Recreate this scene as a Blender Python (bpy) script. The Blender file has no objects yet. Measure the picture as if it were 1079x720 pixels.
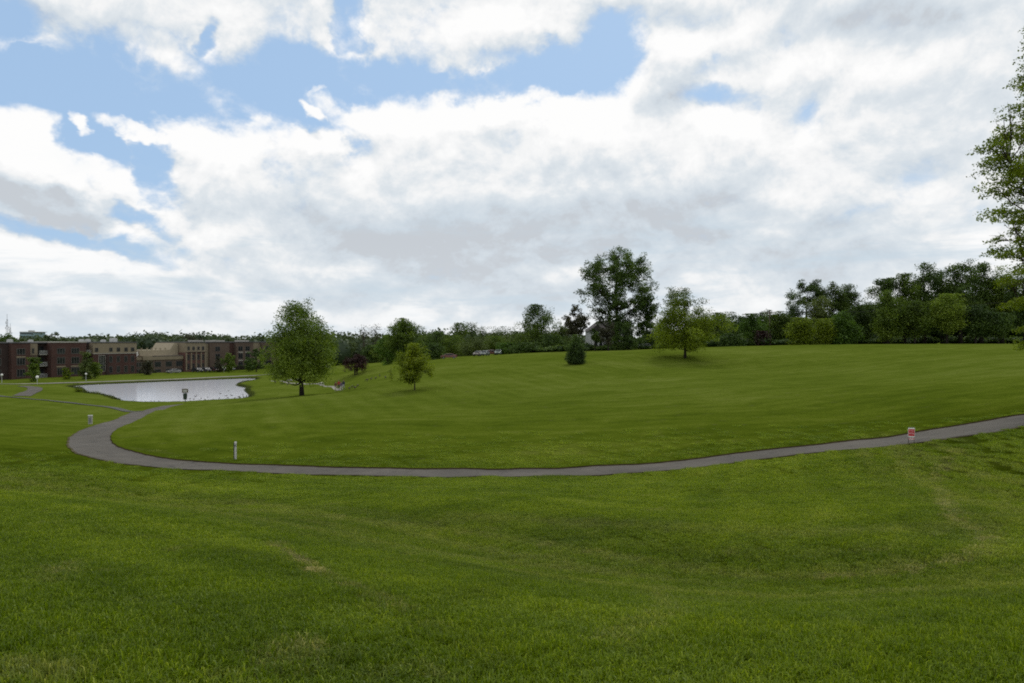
import bpy, bmesh, math, random
import numpy as np
from mathutils import Vector, Matrix, noise as mn

R = math.radians
scene = bpy.context.scene
COL = scene.collection
F = 720.0            # focal length in photo pixels
U0, V0 = 539.5, 358.0
rs = np.random.RandomState(7)

# ------------------------------------------------------------------ helpers
def P(u, v, D):
    return ((u - U0) / F * D, D, -(v - V0) / F * D)

def tag(o, label=None, cat=None, group=None, kind=None):
    if label: o['label'] = label
    if cat: o['category'] = cat
    if group: o['group'] = group
    if kind: o['kind'] = kind
    return o

def empty(name, loc, rz=0.0):
    o = bpy.data.objects.new(name, None)
    COL.objects.link(o)
    o.location = loc; o.rotation_euler = (0, 0, rz)
    o.empty_display_size = 0.5
    return o

def link(name, me, mat=None, parent=None):
    o = bpy.data.objects.new(name, me)
    COL.objects.link(o)
    if mat is not None:
        mats = mat if isinstance(mat, (list, tuple)) else [mat]
        if len(me.materials) == 0:
            for m in mats: me.materials.append(m)
    if parent: o.parent = parent
    return o

def copy_tree(o, parent=None):
    c = o.copy(); COL.objects.link(c)
    if parent: c.parent = parent
    for ch in list(o.children): copy_tree(ch, c)
    return c

class MB:
    """collects boxes, tubes, prisms and builds ONE mesh"""
    def __init__(s): s.v = []; s.f = []
    def add(s, vs, fs):
        b = len(s.v); s.v += [tuple(p) for p in vs]; s.f += [tuple(b + i for i in f) for f in fs]; return s
    def box(s, x0, x1, y0, y1, z0, z1):
        return s.add([(x0,y0,z0),(x1,y0,z0),(x1,y1,z0),(x0,y1,z0),(x0,y0,z1),(x1,y0,z1),(x1,y1,z1),(x0,y1,z1)],
              [(0,3,2,1),(4,5,6,7),(0,1,5,4),(1,2,6,5),(2,3,7,6),(3,0,4,7)])
    def tube(s, pts, rad, n=8, cap=True):
        pts = [Vector(p) for p in pts]
        if not isinstance(rad, (list, tuple)): rad = [rad] * len(pts)
        vs = []; fs = []
        for i, p in enumerate(pts):
            if i == 0: d = pts[1] - p
            elif i == len(pts) - 1: d = p - pts[i-1]
            else: d = pts[i+1] - pts[i-1]
            d.normalize()
            a = d.orthogonal() if i == 0 else (a_prev - d * a_prev.dot(d))
            if a.length < 1e-6: a = d.orthogonal()
            a.normalize(); a_prev = a; b = d.cross(a)
            for k in range(n):
                t = 2 * math.pi * k / n
                vs.append(p + (a * math.cos(t) + b * math.sin(t)) * rad[i])
        for i in range(len(pts) - 1):
            for k in range(n):
                k2 = (k + 1) % n
                fs.append((i*n+k, i*n+k2, (i+1)*n+k2, (i+1)*n+k))
        if cap:
            fs.append(tuple(range(n))[::-1]); fs.append(tuple((len(pts)-1)*n + k for k in range(n)))
        return s.add(vs, fs)
    def sphere(s, c, r, nu=10, nv=7):
        if not isinstance(r, (tuple, list)): r = (r, r, r)
        vs = []; fs = []
        for j in range(nv + 1):
            ph = math.pi * j / nv
            for i in range(nu):
                t = 2 * math.pi * i / nu
                vs.append((c[0] + r[0]*math.sin(ph)*math.cos(t), c[1] + r[1]*math.sin(ph)*math.sin(t), c[2] + r[2]*math.cos(ph)))
        for j in range(nv):
            for i in range(nu):
                i2 = (i + 1) % nu
                fs.append((j*nu+i, (j+1)*nu+i, (j+1)*nu+i2, j*nu+i2))
        return s.add(vs, fs)
    def mesh(s, name, smooth=False):
        me = bpy.data.meshes.new(name)
        me.from_pydata(s.v, [], s.f); me.validate(); me.update()
        if smooth:
            me.polygons.foreach_set('use_smooth', [True] * len(me.polygons))
        return me
    def build(s, name, mat, parent=None, smooth=False, bevel=0.0):
        o = link(name, s.mesh(name, smooth), mat, parent)
        if bevel:
            m = o.modifiers.new('bevel', 'BEVEL'); m.width = bevel; m.segments = 2; m.limit_method = 'ANGLE'
        return o

def fast_mesh(name, co, faces_n, loops, attrs=None):
    """co (N,3), faces all with faces_n verts, loops flat"""
    me = bpy.data.meshes.new(name)
    nf = len(loops) // faces_n
    me.vertices.add(len(co)); me.loops.add(len(loops)); me.polygons.add(nf)
    me.vertices.foreach_set('co', np.asarray(co, dtype=np.float32).ravel())
    me.loops.foreach_set('vertex_index', np.asarray(loops, dtype=np.int32))
    me.polygons.foreach_set('loop_start', np.arange(nf, dtype=np.int32) * faces_n)
    me.polygons.foreach_set('loop_total', np.full(nf, faces_n, dtype=np.int32))
    for k, a in (attrs or {}).items():
        at = me.attributes.new(k, 'FLOAT', 'POINT')
        at.data.foreach_set('value', np.asarray(a, dtype=np.float32))
    me.update(calc_edges=True)
    return me

# ------------------------------------------------------------------ materials
def new_mat(name):
    m = bpy.data.materials.new(name); m.use_nodes = True
    nt = m.node_tree
    b = nt.nodes['Principled BSDF']
    return m, nt, b

def N(nt, typ, **kw):
    n = nt.nodes.new(typ)
    for k, v in kw.items():
        setattr(n, k, v)
    return n

def math_node(nt, op, a, b=None, c=None, clamp=False):
    n = nt.nodes.new('ShaderNodeMath'); n.operation = op; n.use_clamp = clamp
    for i, x in enumerate((a, b, c)):
        if x is None: continue
        if isinstance(x, (int, float)): n.inputs[i].default_value = x
        else: nt.links.new(x, n.inputs[i])
    return n.outputs[0]

def ramp(nt, fac, stops):
    n = nt.nodes.new('ShaderNodeValToRGB')
    el = n.color_ramp.elements
    el[0].position, el[0].color = stops[0][0], (*stops[0][1], 1)
    el[1].position, el[1].color = stops[-1][0], (*stops[-1][1], 1)
    for p, c in stops[1:-1]:
        e = el.new(p); e.color = (*c, 1)
    nt.links.new(fac, n.inputs[0])
    return n.outputs[0]

def noise_n(nt, vec, scale, detail=3, rough=0.55, dist=0.0):
    n = nt.nodes.new('ShaderNodeTexNoise')
    n.inputs['Scale'].default_value = scale; n.inputs['Detail'].default_value = detail
    n.inputs['Roughness'].default_value = rough; n.inputs['Distortion'].default_value = dist
    if vec is not None: nt.links.new(vec, n.inputs['Vector'])
    return n.outputs['Fac']

def mixc(nt, fac, a, b, blend='MIX'):
    n = nt.nodes.new('ShaderNodeMix'); n.data_type = 'RGBA'; n.blend_type = blend
    if isinstance(fac, (int, float)): n.inputs[0].default_value = fac
    else: nt.links.new(fac, n.inputs[0])
    for i, x in ((6, a), (7, b)):
        if isinstance(x, (tuple, list)): n.inputs[i].default_value = (*x[:3], 1)
        else: nt.links.new(x, n.inputs[i])
    return n.outputs[2]

def simple_mat(name, col, rough=0.7, metal=0.0, var=0.25, scale=3.0, spec=0.5, bump=0.0):
    m, nt, b = new_mat(name)
    tc = N(nt, 'ShaderNodeTexCoord')
    f = noise_n(nt, tc.outputs['Object'], scale, 5, 0.6)
    lo = tuple(c * (1 - var) for c in col); hi = tuple(min(1, c * (1 + var)) for c in col)
    c = ramp(nt, f, [(0.3, lo), (0.7, hi)])
    nt.links.new(c, b.inputs['Base Color'])
    b.inputs['Roughness'].default_value = rough
    b.inputs['Metallic'].default_value = metal
    b.inputs['Specular IOR Level'].default_value = spec
    if bump:
        bn = N(nt, 'ShaderNodeBump'); bn.inputs['Strength'].default_value = bump
        nt.links.new(f, bn.inputs['Height']); nt.links.new(bn.outputs[0], b.inputs['Normal'])
    return m

def brick_mat(name, c1, c2, mortar):
    m, nt, b = new_mat(name)
    tc = N(nt, 'ShaderNodeTexCoord')
    # object coordinates: x along the front, z up -> use (x+y, z)
    sx = N(nt, 'ShaderNodeSeparateXYZ'); nt.links.new(tc.outputs['Object'], sx.inputs[0])
    cx = N(nt, 'ShaderNodeCombineXYZ')
    nt.links.new(math_node(nt, 'ADD', sx.outputs[0], sx.outputs[1]), cx.inputs[0]); nt.links.new(sx.outputs[2], cx.inputs[1])
    br = N(nt, 'ShaderNodeTexBrick'); nt.links.new(cx.outputs[0], br.inputs['Vector'])
    br.inputs['Scale'].default_value = 1.0
    br.inputs['Brick Width'].default_value = 0.24; br.inputs['Row Height'].default_value = 0.08
    br.inputs['Mortar Size'].default_value = 0.008
    br.inputs['Color1'].default_value = (*c1, 1); br.inputs['Color2'].default_value = (*c2, 1); br.inputs['Mortar'].default_value = (*mortar, 1)
    f = noise_n(nt, tc.outputs['Object'], 0.4, 5, 0.65)
    c = mixc(nt, 0.6, br.outputs['Color'], ramp(nt, f, [(0.3, (0.55,)*3), (0.7, (1.0,)*3)]), 'MULTIPLY')
    nt.links.new(c, b.inputs['Base Color']); b.inputs['Roughness'].default_value = 0.9
    b.inputs['Specular IOR Level'].default_value = 0.2
    return m

def leaf_mat(name, dark, mid, light, transl=0.35):
    m, nt, b = new_mat(name)
    nt.nodes.remove(b)
    out = nt.nodes['Material Output']
    at = N(nt, 'ShaderNodeAttribute', attribute_name='tone')
    oi = N(nt, 'ShaderNodeObjectInfo')
    g = N(nt, 'ShaderNodeNewGeometry')
    f = noise_n(nt, g.outputs['Position'], 0.7, 3)
    t = math_node(nt, 'ADD', at.outputs['Fac'], math_node(nt, 'MULTIPLY', math_node(nt, 'SUBTRACT', f, 0.5), 0.5))
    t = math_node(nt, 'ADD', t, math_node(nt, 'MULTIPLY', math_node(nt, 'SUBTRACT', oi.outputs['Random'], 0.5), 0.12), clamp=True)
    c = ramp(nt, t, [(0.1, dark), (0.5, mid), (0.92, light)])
    d = N(nt, 'ShaderNodeBsdfDiffuse'); nt.links.new(c, d.inputs[0])
    tr = N(nt, 'ShaderNodeBsdfTranslucent')
    tc = mixc(nt, 1.0, c, (1.15, 1.25, 0.45), 'MULTIPLY'); nt.links.new(tc, tr.inputs[0])
    mx = N(nt, 'ShaderNodeMixShader'); mx.inputs[0].default_value = transl
    nt.links.new(d.outputs[0], mx.inputs[1]); nt.links.new(tr.outputs[0], mx.inputs[2])
    gl = N(nt, 'ShaderNodeBsdfGlossy'); gl.inputs['Roughness'].default_value = 0.45; gl.inputs['Color'].default_value = (0.8, 0.9, 0.8, 1)
    mx2 = N(nt, 'ShaderNodeMixShader'); mx2.inputs[0].default_value = 0.025
    nt.links.new(mx.outputs[0], mx2.inputs[1]); nt.links.new(gl.outputs[0], mx2.inputs[2])
    nt.links.new(mx2.outputs[0], out.inputs[0])
    return m

M = {}
M['leaf_mid'] = leaf_mat('leaf_mid_green', (0.037,0.062,0.011), (0.098,0.151,0.019), (0.200,0.267,0.030))
M['leaf_dark'] = leaf_mat('leaf_dark_green', (0.023,0.043,0.012), (0.061,0.105,0.020), (0.131,0.191,0.032), 0.25)
M['leaf_lime'] = leaf_mat('leaf_lime_green', (0.060,0.085,0.005), (0.150,0.195,0.008), (0.25,0.30,0.016), 0.4)
M['leaf_oak'] = leaf_mat('leaf_oak_green', (0.041,0.065,0.006), (0.115,0.160,0.010), (0.234,0.296,0.018), 0.42)
M['leaf_fresh'] = leaf_mat('leaf_fresh_green', (0.028,0.058,0.009), (0.077,0.145,0.019), (0.145,0.239,0.031), 0.35)
M['leaf_brown'] = leaf_mat('leaf_russet', (0.026,0.026,0.016), (0.058,0.056,0.034), (0.110,0.105,0.062), 0.25)
M['leaf_purple'] = leaf_mat('leaf_purple', (0.017,0.007,0.009), (0.036,0.014,0.015), (0.072,0.026,0.026), 0.2)
M['leaf_far'] = leaf_mat('leaf_far_haze', (0.032,0.052,0.024), (0.054,0.078,0.032), (0.084,0.110,0.043), 0.2)  # paler and bluish: distance haze put into the leaf colour
M['leaf_farmid'] = leaf_mat('leaf_olive', (0.038,0.054,0.015), (0.079,0.109,0.026), (0.138,0.173,0.044), 0.25)
M['reed'] = leaf_mat('reed_green', (0.024,0.036,0.006), (0.066,0.084,0.015), (0.132,0.138,0.032), 0.3)
M['bark']  = simple_mat('bark', (0.055,0.045,0.036), 0.95, var=0.45, scale=6, spec=0.1, bump=0.4)
M['bark_dark'] = simple_mat('bark_dark', (0.03,0.026,0.022), 0.95, var=0.45, scale=6, spec=0.1)
M['brick'] = brick_mat('brick_brown_red', (0.088,0.036,0.029), (0.060,0.027,0.024), (0.10,0.085,0.075))
M['brick_dark'] = brick_mat('brick_dark', (0.050,0.030,0.027), (0.040,0.025,0.024), (0.07,0.06,0.055))
M['brick_tan'] = brick_mat('brick_tan_brown', (0.120,0.082,0.062), (0.100,0.070,0.055), (0.14,0.12,0.10))
M['brick_red'] = brick_mat('brick_rose', (0.150,0.068,0.055), (0.12,0.055,0.045), (0.15,0.11,0.10))
M['stucco'] = simple_mat('stucco_tan', (0.22,0.185,0.13), 0.9, var=0.12, scale=1.0, spec=0.2)
M['stucco_pale'] = simple_mat('stucco_cream', (0.31,0.27,0.195), 0.9, var=0.10, scale=1.0, spec=0.2)
M['concrete'] = simple_mat('pale_concrete', (0.33,0.32,0.29), 0.85, var=0.15, scale=2.0)
M['white'] = simple_mat('white_paint', (0.74,0.74,0.72), 0.5, var=0.08, scale=4.0)
M['white_dull'] = simple_mat('dull_white', (0.42,0.43,0.42), 0.6, var=0.15, scale=4.0)
M['grey_metal'] = simple_mat('grey_metal', (0.22,0.23,0.24), 0.45, 0.5, var=0.15)
M['dark_metal'] = simple_mat('dark_metal', (0.03,0.03,0.032), 0.5, 0.3, var=0.15)
M['roof_dark'] = simple_mat('roof_membrane', (0.08,0.08,0.085), 0.9, var=0.2)
M['shingle'] = simple_mat('grey_shingle', (0.085,0.075,0.075), 0.95, var=0.35, scale=5)
M['red'] = simple_mat('red_paint', (0.42,0.035,0.045), 0.5, var=0.1)
M['wood'] = simple_mat('weathered_wood', (0.13,0.105,0.075), 0.85, var=0.3, scale=8)
M['green_metal'] = simple_mat('dark_green_metal', (0.022,0.04,0.03), 0.5, 0.1, var=0.2)
M['rock'] = simple_mat('pale_rock', (0.36,0.35,0.32), 0.9, var=0.3, scale=3, bump=0.3)
M['rubber'] = simple_mat('tyre_rubber', (0.018,0.018,0.018), 0.85, var=0.2)

def glass_mat():
    m, nt, b = new_mat('dark_window_glass')
    tc = N(nt, 'ShaderNodeTexCoord')
    f = noise_n(nt, tc.outputs['Object'], 0.9, 2)
    nt.links.new(ramp(nt, f, [(0.35, (0.010,0.012,0.014)), (0.7, (0.035,0.04,0.042))]), b.inputs['Base Color'])
    b.inputs['Roughness'].default_value = 0.12; b.inputs['Specular IOR Level'].default_value = 0.35
    return m
M['glass'] = glass_mat()

def paint(name, col):
    return simple_mat(name, col, 0.28, 0.0, var=0.05, scale=2, spec=0.6)

# ------------------------------------------------------------------ terrain function (world metres)
CTRL_PIX = [
 (540,720,4.2),(0,720,3.7),(1079,720,4.1),(540,620,8.0),(0,620,6.6),(1079,620,7.2),(270,620,7.3),(810,620,8.3),
 (540,560,15),(0,560,11.5),(1079,560,10.8),(810,560,14.0),(270,560,13.0),
 (540,530,20),(540,515,26),(540,499,34),(300,495,35.5),(690,494,33.8),(200,490,38),(800,480,33.5),(930,467,33),(1079,443,32),
 (200,515,27),(1079,500,18),(1079,470,24),(900,510,21),(700,520,23.5),
 (540,470,42),(540,440,56),(540,410,80),(540,385,118),(540,373.2,165),
 (1079,430,40),(1079,400,60),(1079,380,85),(1079,362.6,140),
 (930,440,44),(930,400,75),(930,380,100),(930,363.3,140),
 (750,450,45),(750,410,70),(750,385,105),(750,366.2,145),
 (660,369.5,158),(95,466,46),(0,450,54),(0,500,26),(0,520,19),(0,475,38),(130,445,62),(165,433,84),(185,427,113),
 (200,450,52),(200,430,82),(205,425,112),(300,440,60),(300,420,88),(318,417,100),(262,420,108),
 (300,408,145),(357,412,130),(345,407,144),(288,402,168),(400,404,105),(400,397.5,132),(375,410,108),(375,404.5,128),(357,414.3,100),(357,412.8,118),(340,415.5,100),(340,412.5,122),(325,415,118),(437,411,82),(400,386,165),(375,394,150),
 (350,386,205),(480,378,170),(0,425,78),(25,418,100),(60,423,88),(120,430.5,86),(0,406,160),(60,412,140),
 (420,450,50),(420,425,72),(607,384,105),(722,377,110),
]
CTRL = [P(*c) for c in CTRL_PIX]
CTRL += [(0,0,-1.65),(-8,0,-1.6),(8,0,-1.65),(0,-20,-1.1),(-30,-20,-1.6),(30,-20,-1.2),(-30,10,-3.4),(-60,30,-5.2),(30,10,-2.4),(55,20,-2.4),(60,50,-2.0),
 (-139,185,-10.9),(-120,215,-10.9),(-96,260,-10.9),(-70,290,-10.9),(-120,182,-11.1),(-60,225,-10.7),(-160,150,-10.6),(-165,200,-10.9),(-170,260,-11),
 (-120,90,-8.2),(-120,50,-6.6),(-80,205,-11.0),(-55,185,-11.0),
 (-200,400,-11.5),(0,400,-8),(0,240,-4.6),(60,220,-2.6),(150,200,-1.2),(200,150,-0.6),(250,350,-2),(-400,300,-12),(-350,100,-9),(150,90,-1.0),(120,40,-1.5),(-40,300,-9.5),
 (-300,-60,-5),(250,-60,0),(-50,150,-11.0)]
CX = np.array(CTRL, dtype=float)
SC = 40.0
def _phi(r2):
    return 0.5 * r2 * np.log(r2 + 1e-9)
def _fit():
    p = CX[:, :2] / SC; n = len(p)
    d2 = ((p[:, None] - p[None]) ** 2).sum(-1)
    lam = 0.0006
    K = _phi(d2) + np.eye(n) * lam
    A = np.zeros((n + 3, n + 3)); A[:n, :n] = K
    A[:n, n] = 1; A[:n, n+1:] = p; A[n, :n] = 1; A[n+1:, :n] = p.T
    b = np.zeros(n + 3); b[:n] = CX[:, 2]
    return np.linalg.solve(A, b)
W_ = _fit()

WATER_Z = -11.3
POND_PIX = [(71,409),(76,407.2),(90,405.8),(130,404.2),(170,402.4),(210,400.8),(250,399.3),(264,398.9),(273,399.4),(268,401.2),
            (256,403.2),(249,405.5),(251,407.3),(258,408.2),(262,409.5),(258,411.5),(261,414),(264,417),(262,420.5),(240,421.8),(210,423.5),
            (190,424.6),(160,424.9),(135,424.6),(126,423.2),(121,420.5),(112,418.2),(98,416.5),(90,415.6),(88,412.8),(86,411),(80,410)]
POND = np.array([P(u, v, -WATER_Z * F / (v - V0))[:2] for u, v in POND_PIX])
def smooth_closed(pts, it=2):
    p = np.array(pts)
    for _ in range(it):
        q = np.roll(p, -1, axis=0)
        p = np.stack([p * .75 + q * .25, p * .25 + q * .75], 1).reshape(-1, 2)
    return p
PONDS = smooth_closed(POND, 2)

def sdist_poly(px, py, poly):
    """signed distance, negative inside"""
    d = np.full(px.shape, 1e9); inside = np.zeros(px.shape, bool)
    n = len(poly)
    for i in range(n):
        ax, ay = poly[i]; bx, by = poly[(i+1) % n]
        ex, ey = bx-ax, by-ay
        t = np.clip(((px-ax)*ex + (py-ay)*ey) / (ex*ex+ey*ey+1e-12), 0, 1)
        d = np.minimum(d, np.hypot(px-ax-t*ex, py-ay-t*ey))
        c = ((ay > py) != (by > py)) & (px < (bx-ax)*(py-ay)/(by-ay+1e-12)+ax)
        inside ^= c
    return np.where(inside, -d, d)

SWALE0 = [(-60,44),(-40,36),(-21,27),(-8,20),(0,13.5),(4,10),(8,9.5),(11.5,13),(13.5,20),(16,27),(19,34)]
def dist_poly0(px, py, pts):
    d = np.full(px.shape, 1e9)
    for i in range(len(pts)-1):
        ax, ay = pts[i]; bx, by = pts[i+1]; ex, ey = bx-ax, by-ay
        t = np.clip(((px-ax)*ex + (py-ay)*ey)/(ex*ex+ey*ey+1e-12), 0, 1)
        d = np.minimum(d, np.hypot(px-ax-t*ex, py-ay-t*ey))
    return d

def H(x, y):
    x = np.asarray(x, float); y = np.asarray(y, float); sh = x.shape
    x = x.ravel(); y = y.ravel()
    # fold far coordinates so that the spline is never extrapolated
    xf = np.where(x < -330, -330 - 40*np.tanh((-330-x)/200), np.where(x > 240, 240 + 30*np.tanh((x-240)/200), x))
    yf = np.where(y > 380, 380 + 30*np.tanh((y-380)/200), np.where(y < -50, -50, y))
    p = np.stack([xf, yf], 1) / SC; q = CX[:, :2] / SC
    z = np.empty(len(p))
    for s in range(0, len(p), 50000):
        pp = p[s:s+50000]
        d2 = ((pp[:, None] - q[None]) ** 2).sum(-1)
        z[s:s+50000] = _phi(d2) @ W_[:len(q)] + W_[len(q)] + pp @ W_[len(q)+1:]
    far = np.clip((np.hypot(x, y) - 450) / 1200, 0, 1)
    z = z * (1 - far) + (-10.0) * far
    # gentle undulation
    u = 0.035*np.sin(x*0.61+1.3*np.sin(y*0.23)) * np.sin(y*0.47+0.8) + 0.02*np.sin(x*1.3+y*0.9+2*np.sin(x*.31))
    z = z + u * np.clip((np.hypot(x, y)-4)/10, 0, 1)
    nn = (np.abs(x) < 70) & (y > 0) & (y < 50)
    if nn.any():
        dsw = dist_poly0(x[nn], y[nn], SWALE0)
        z[nn] -= 0.42*np.exp(-(dsw/3.0)**2) * np.clip((30-y[nn])/8, 0, 1)
    near = (x > -135) & (x < -20) & (y > 95) & (y < 225)
    if near.any():
        d = sdist_poly(x[near], y[near], PONDS)
        zz = z[near]
        lo = WATER_Z + 0.28 + 0.02*np.clip(d, 0, 10)
        w = np.clip(1 - d/14, 0, 1)
        zz = np.where(d > 0, np.maximum(zz, lo) * (1-w) + np.minimum(np.maximum(zz, lo), lo + 0.16*np.maximum(d, 0)) * w, zz)
        zz = np.where(d < 0, WATER_Z + 0.28 - np.clip(-d*1.2, 0, 1.2), zz)
        z[near] = zz
    return z.reshape(sh)

def h1(x, y): return float(H(np.array([x]), np.array([y]))[0])

def ground(u, v, dmin=3.0, dmax=320.0):
    """first hit of the sight line through photo pixel u,v with the terrain"""
    D = np.concatenate([np.linspace(dmin, 60, 400), np.linspace(60.2, dmax, 900)])
    x = (u-U0)/F*D; zr = -(v-V0)/F*D
    g = zr - H(x, D)
    k = np.where(g < 0)[0]
    if len(k) == 0: return None
    k = k[0]
    if k == 0: d = D[0]
    else: d = D[k-1] + (D[k]-D[k-1]) * g[k-1]/(g[k-1]-g[k])
    return Vector(((u-U0)/F*d, d, h1((u-U0)/F*d, d)))

def at_depth(u, D):
    x = (u-U0)/F*D
    return Vector((x, D, h1(x, D)))

def spline(pts, n):
    """Catmull-Rom through pts, n samples"""
    p = np.array(pts, float); p = np.vstack([2*p[0]-p[1], p, 2*p[-1]-p[-2]])
    m = len(p) - 3; out = []
    for t in np.linspace(0, m-1e-6, n):
        i = int(t); f = t - i
        a, b, c, d = p[i], p[i+1], p[i+2], p[i+3]
        out.append(0.5*((2*b)+(-a+c)*f+(2*a-5*b+4*c-d)*f*f+(-a+3*b-3*c+d)*f**3))
    return np.array(out)

# ------------------------------------------------------------------ paths (edges found on the ground)
PAIRS = [((171,428.2),(197,425.3)),((152,433),(174,432)),((127,440),(152,440)),((101,448.5),(131,449.6)),((80,457),(119,457)),
 ((72,467),(117,464)),((78,476),(123,471)),((95,482),(141.5,477)),((121,488),(162,482)),((160,492.3),(203,487)),
 ((250,497),(280,491)),((350,501),(370,494)),((440,503),(450,495.5)),((540,503),(540,495.5)),((680,498),(680,490)),
 ((800,484.5),(800,476)),((930,471.4),(930,462.5)),((1000,462.3),(999,451.2)),((1079,449),(1079,438)),((1180,430.5),(1180,419.5))]
def gxy(u, v):
    g = ground(u, v); return (g.x, g.y)
near_e = [gxy(*a) for a, b in PAIRS]; far_e = [gxy(*b) for a, b in PAIRS]
# run the path on beyond the frame, both ways
dv = np.array(near_e[-1]) - np.array(near_e[-2]); dv /= np.linalg.norm(dv)
for k in (12, 30, 60):
    near_e.append(tuple(np.array(near_e[len(PAIRS)-1]) + dv*k)); far_e.append(tuple(np.array(far_e[len(PAIRS)-1]) + dv*k))
NS = 420
EN = spline(near_e, NS); EF = spline(far_e, NS)
_w = (EN-EF)/np.linalg.norm(EN-EF, axis=1)[:, None]; _i = np.arange(NS)
EN = EN + _w*(.035*np.sin(_i*.9)+.03*np.sin(_i*.37+1)+.02*np.sin(_i*2.3))[:, None]
MAINPATH = np.vstack([EN, EF[::-1]])

def ribbon_mesh(name, A, B, cross, lift):
    n = len(A); ts = np.linspace(0, 1, cross)
    co = A[:, None] * (1-ts)[None, :, None] + B[:, None] * ts[None, :, None]
    xy = co.reshape(-1, 2); z = H(xy[:, 0], xy[:, 1]) + lift
    i = np.arange(n-1)[:, None] * cross + np.arange(cross-1)[None]
    f = np.stack([i, i+1, i+cross+1, i+cross], -1).reshape(-1)
    me = fast_mesh(name, np.column_stack([xy, z]), 4, f)
    me.polygons.foreach_set('use_smooth', [True]*len(me.polygons))
    return me

def asphalt(name, lo, hi):
    m, nt, b = new_mat(name)
    g = N(nt, 'ShaderNodeNewGeometry')
    f1 = noise_n(nt, g.outputs['Position'], 0.6, 4); f2 = noise_n(nt, g.outputs['Position'], 14, 4, 0.7)
    f = math_node(nt, 'ADD', math_node(nt, 'MULTIPLY', f1, 0.6), math_node(nt, 'MULTIPLY', f2, 0.4))
    c = ramp(nt, f, [(0.32, lo), (0.68, hi)])
    vo = N(nt, 'ShaderNodeTexVoronoi', feature='DISTANCE_TO_EDGE'); vo.inputs['Scale'].default_value = 0.45
    wr = N(nt, 'ShaderNodeTexNoise'); wr.inputs['Scale'].default_value = 1.3; wr.inputs['Detail'].default_value = 5; nt.links.new(g.outputs['Position'], wr.inputs['Vector'])
    ad = N(nt, 'ShaderNodeVectorMath', operation='MULTIPLY_ADD'); nt.links.new(wr.outputs['Color'], ad.inputs[0]); ad.inputs[1].default_value = (1.5,1.5,0); nt.links.new(g.outputs['Position'], ad.inputs[2])
    nt.links.new(ad.outputs[0], vo.inputs['Vector'])
    cr = N(nt, 'ShaderNodeMapRange'); cr.inputs[1].default_value = 0.004; cr.inputs[2].default_value = 0.016; cr.inputs[3].default_value = 0.55; cr.inputs[4].default_value = 0.0
    nt.links.new(vo.outputs['Distance'], cr.inputs[0])
    c = mixc(nt, cr.outputs[0], c, (0.02,0.02,0.018))
    sn = noise_n(nt, g.outputs['Position'], 0.22, 5, 0.7)
    c = mixc(nt, 1.0, c, ramp(nt, sn, [(0.35, (0.78,0.78,0.77)), (0.65, (1.18,1.16,1.12))]), 'MULTIPLY')
    nt.links.new(c, b.inputs['Base Color']); b.inputs['Roughness'].default_value = 0.9; b.inputs['Specular IOR Level'].default_value = 0.25
    bn = N(nt, 'ShaderNodeBump'); bn.inputs['Strength'].default_value = 0.3; bn.inputs['Distance'].default_value = 0.01
    nt.links.new(f2, bn.inputs['Height']); nt.links.new(bn.outputs[0], b.inputs['Normal'])
    return m
M['asphalt'] = asphalt('asphalt', (0.066,0.061,0.053), (0.098,0.090,0.078))
M['asphalt_dark'] = asphalt('asphalt_dark', (0.055,0.058,0.055), (0.085,0.086,0.08))
M['gravel'] = asphalt('pale_path', (0.20,0.195,0.17), (0.29,0.28,0.25))
marg = ribbon_mesh('path_margin', EN+(EN-EF)*.045, EF+(EF-EN)*.03, 9, 0.026)
mo = link('path_margin', marg, simple_mat('worn_soil', (.085,.075,.045), 1.0, var=.5, scale=4, spec=0)); tag(mo, kind='structure')
path = link('path', ribbon_mesh('path', EN, EF, 7, 0.035), M['asphalt']); tag(path, kind='structure')

SIDE = []
def side_path(name, pts_px, width, mat, n=120, lift=0.06, world=None):
    c = [gxy(*p) for p in pts_px] if world is None else world
    C = spline(c, n)
    T = np.gradient(C, axis=0); T /= np.linalg.norm(T, axis=1)[:, None]
    Nn = np.column_stack([-T[:, 1], T[:, 0]])
    A = C - Nn*width/2; B = C + Nn*width/2
    SIDE.append(np.vstack([A, B[::-1]]))
    o = link(name, ribbon_mesh(name, A, B, 4, lift), mat); tag(o, kind='structure')
    return o
side_path('path', [(-60,414),(0,417.8),(40,421.5),(80,425.5),(120,430.3),(146,434.2)], 1.1, M['asphalt_dark'])
side_path('path', [(22,417.5),(29,414.5),(36,411.5),(36,409),(29,407.6),(24,407)], 2.6, M['asphalt'])
wp = []
for (u, v) in [(-40,406.2),(24,405.8),(70,404.2),(130,402.1),(190,399.9),(240,397.6),(275,396.4),(300,397)]:
    D = -(-11.0)*F/(v-V0); wp.append(P(u, v, D)[:2])
side_path('path', None, 2.6, M['gravel'], lift=0.10, world=wp)
side_path('path', [(286,401.5),(300,402.8),(320,404.6),(340,406.4),(352,408.6),(357,411.6)], 0.75, M['gravel'], lift=0.03)

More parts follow.
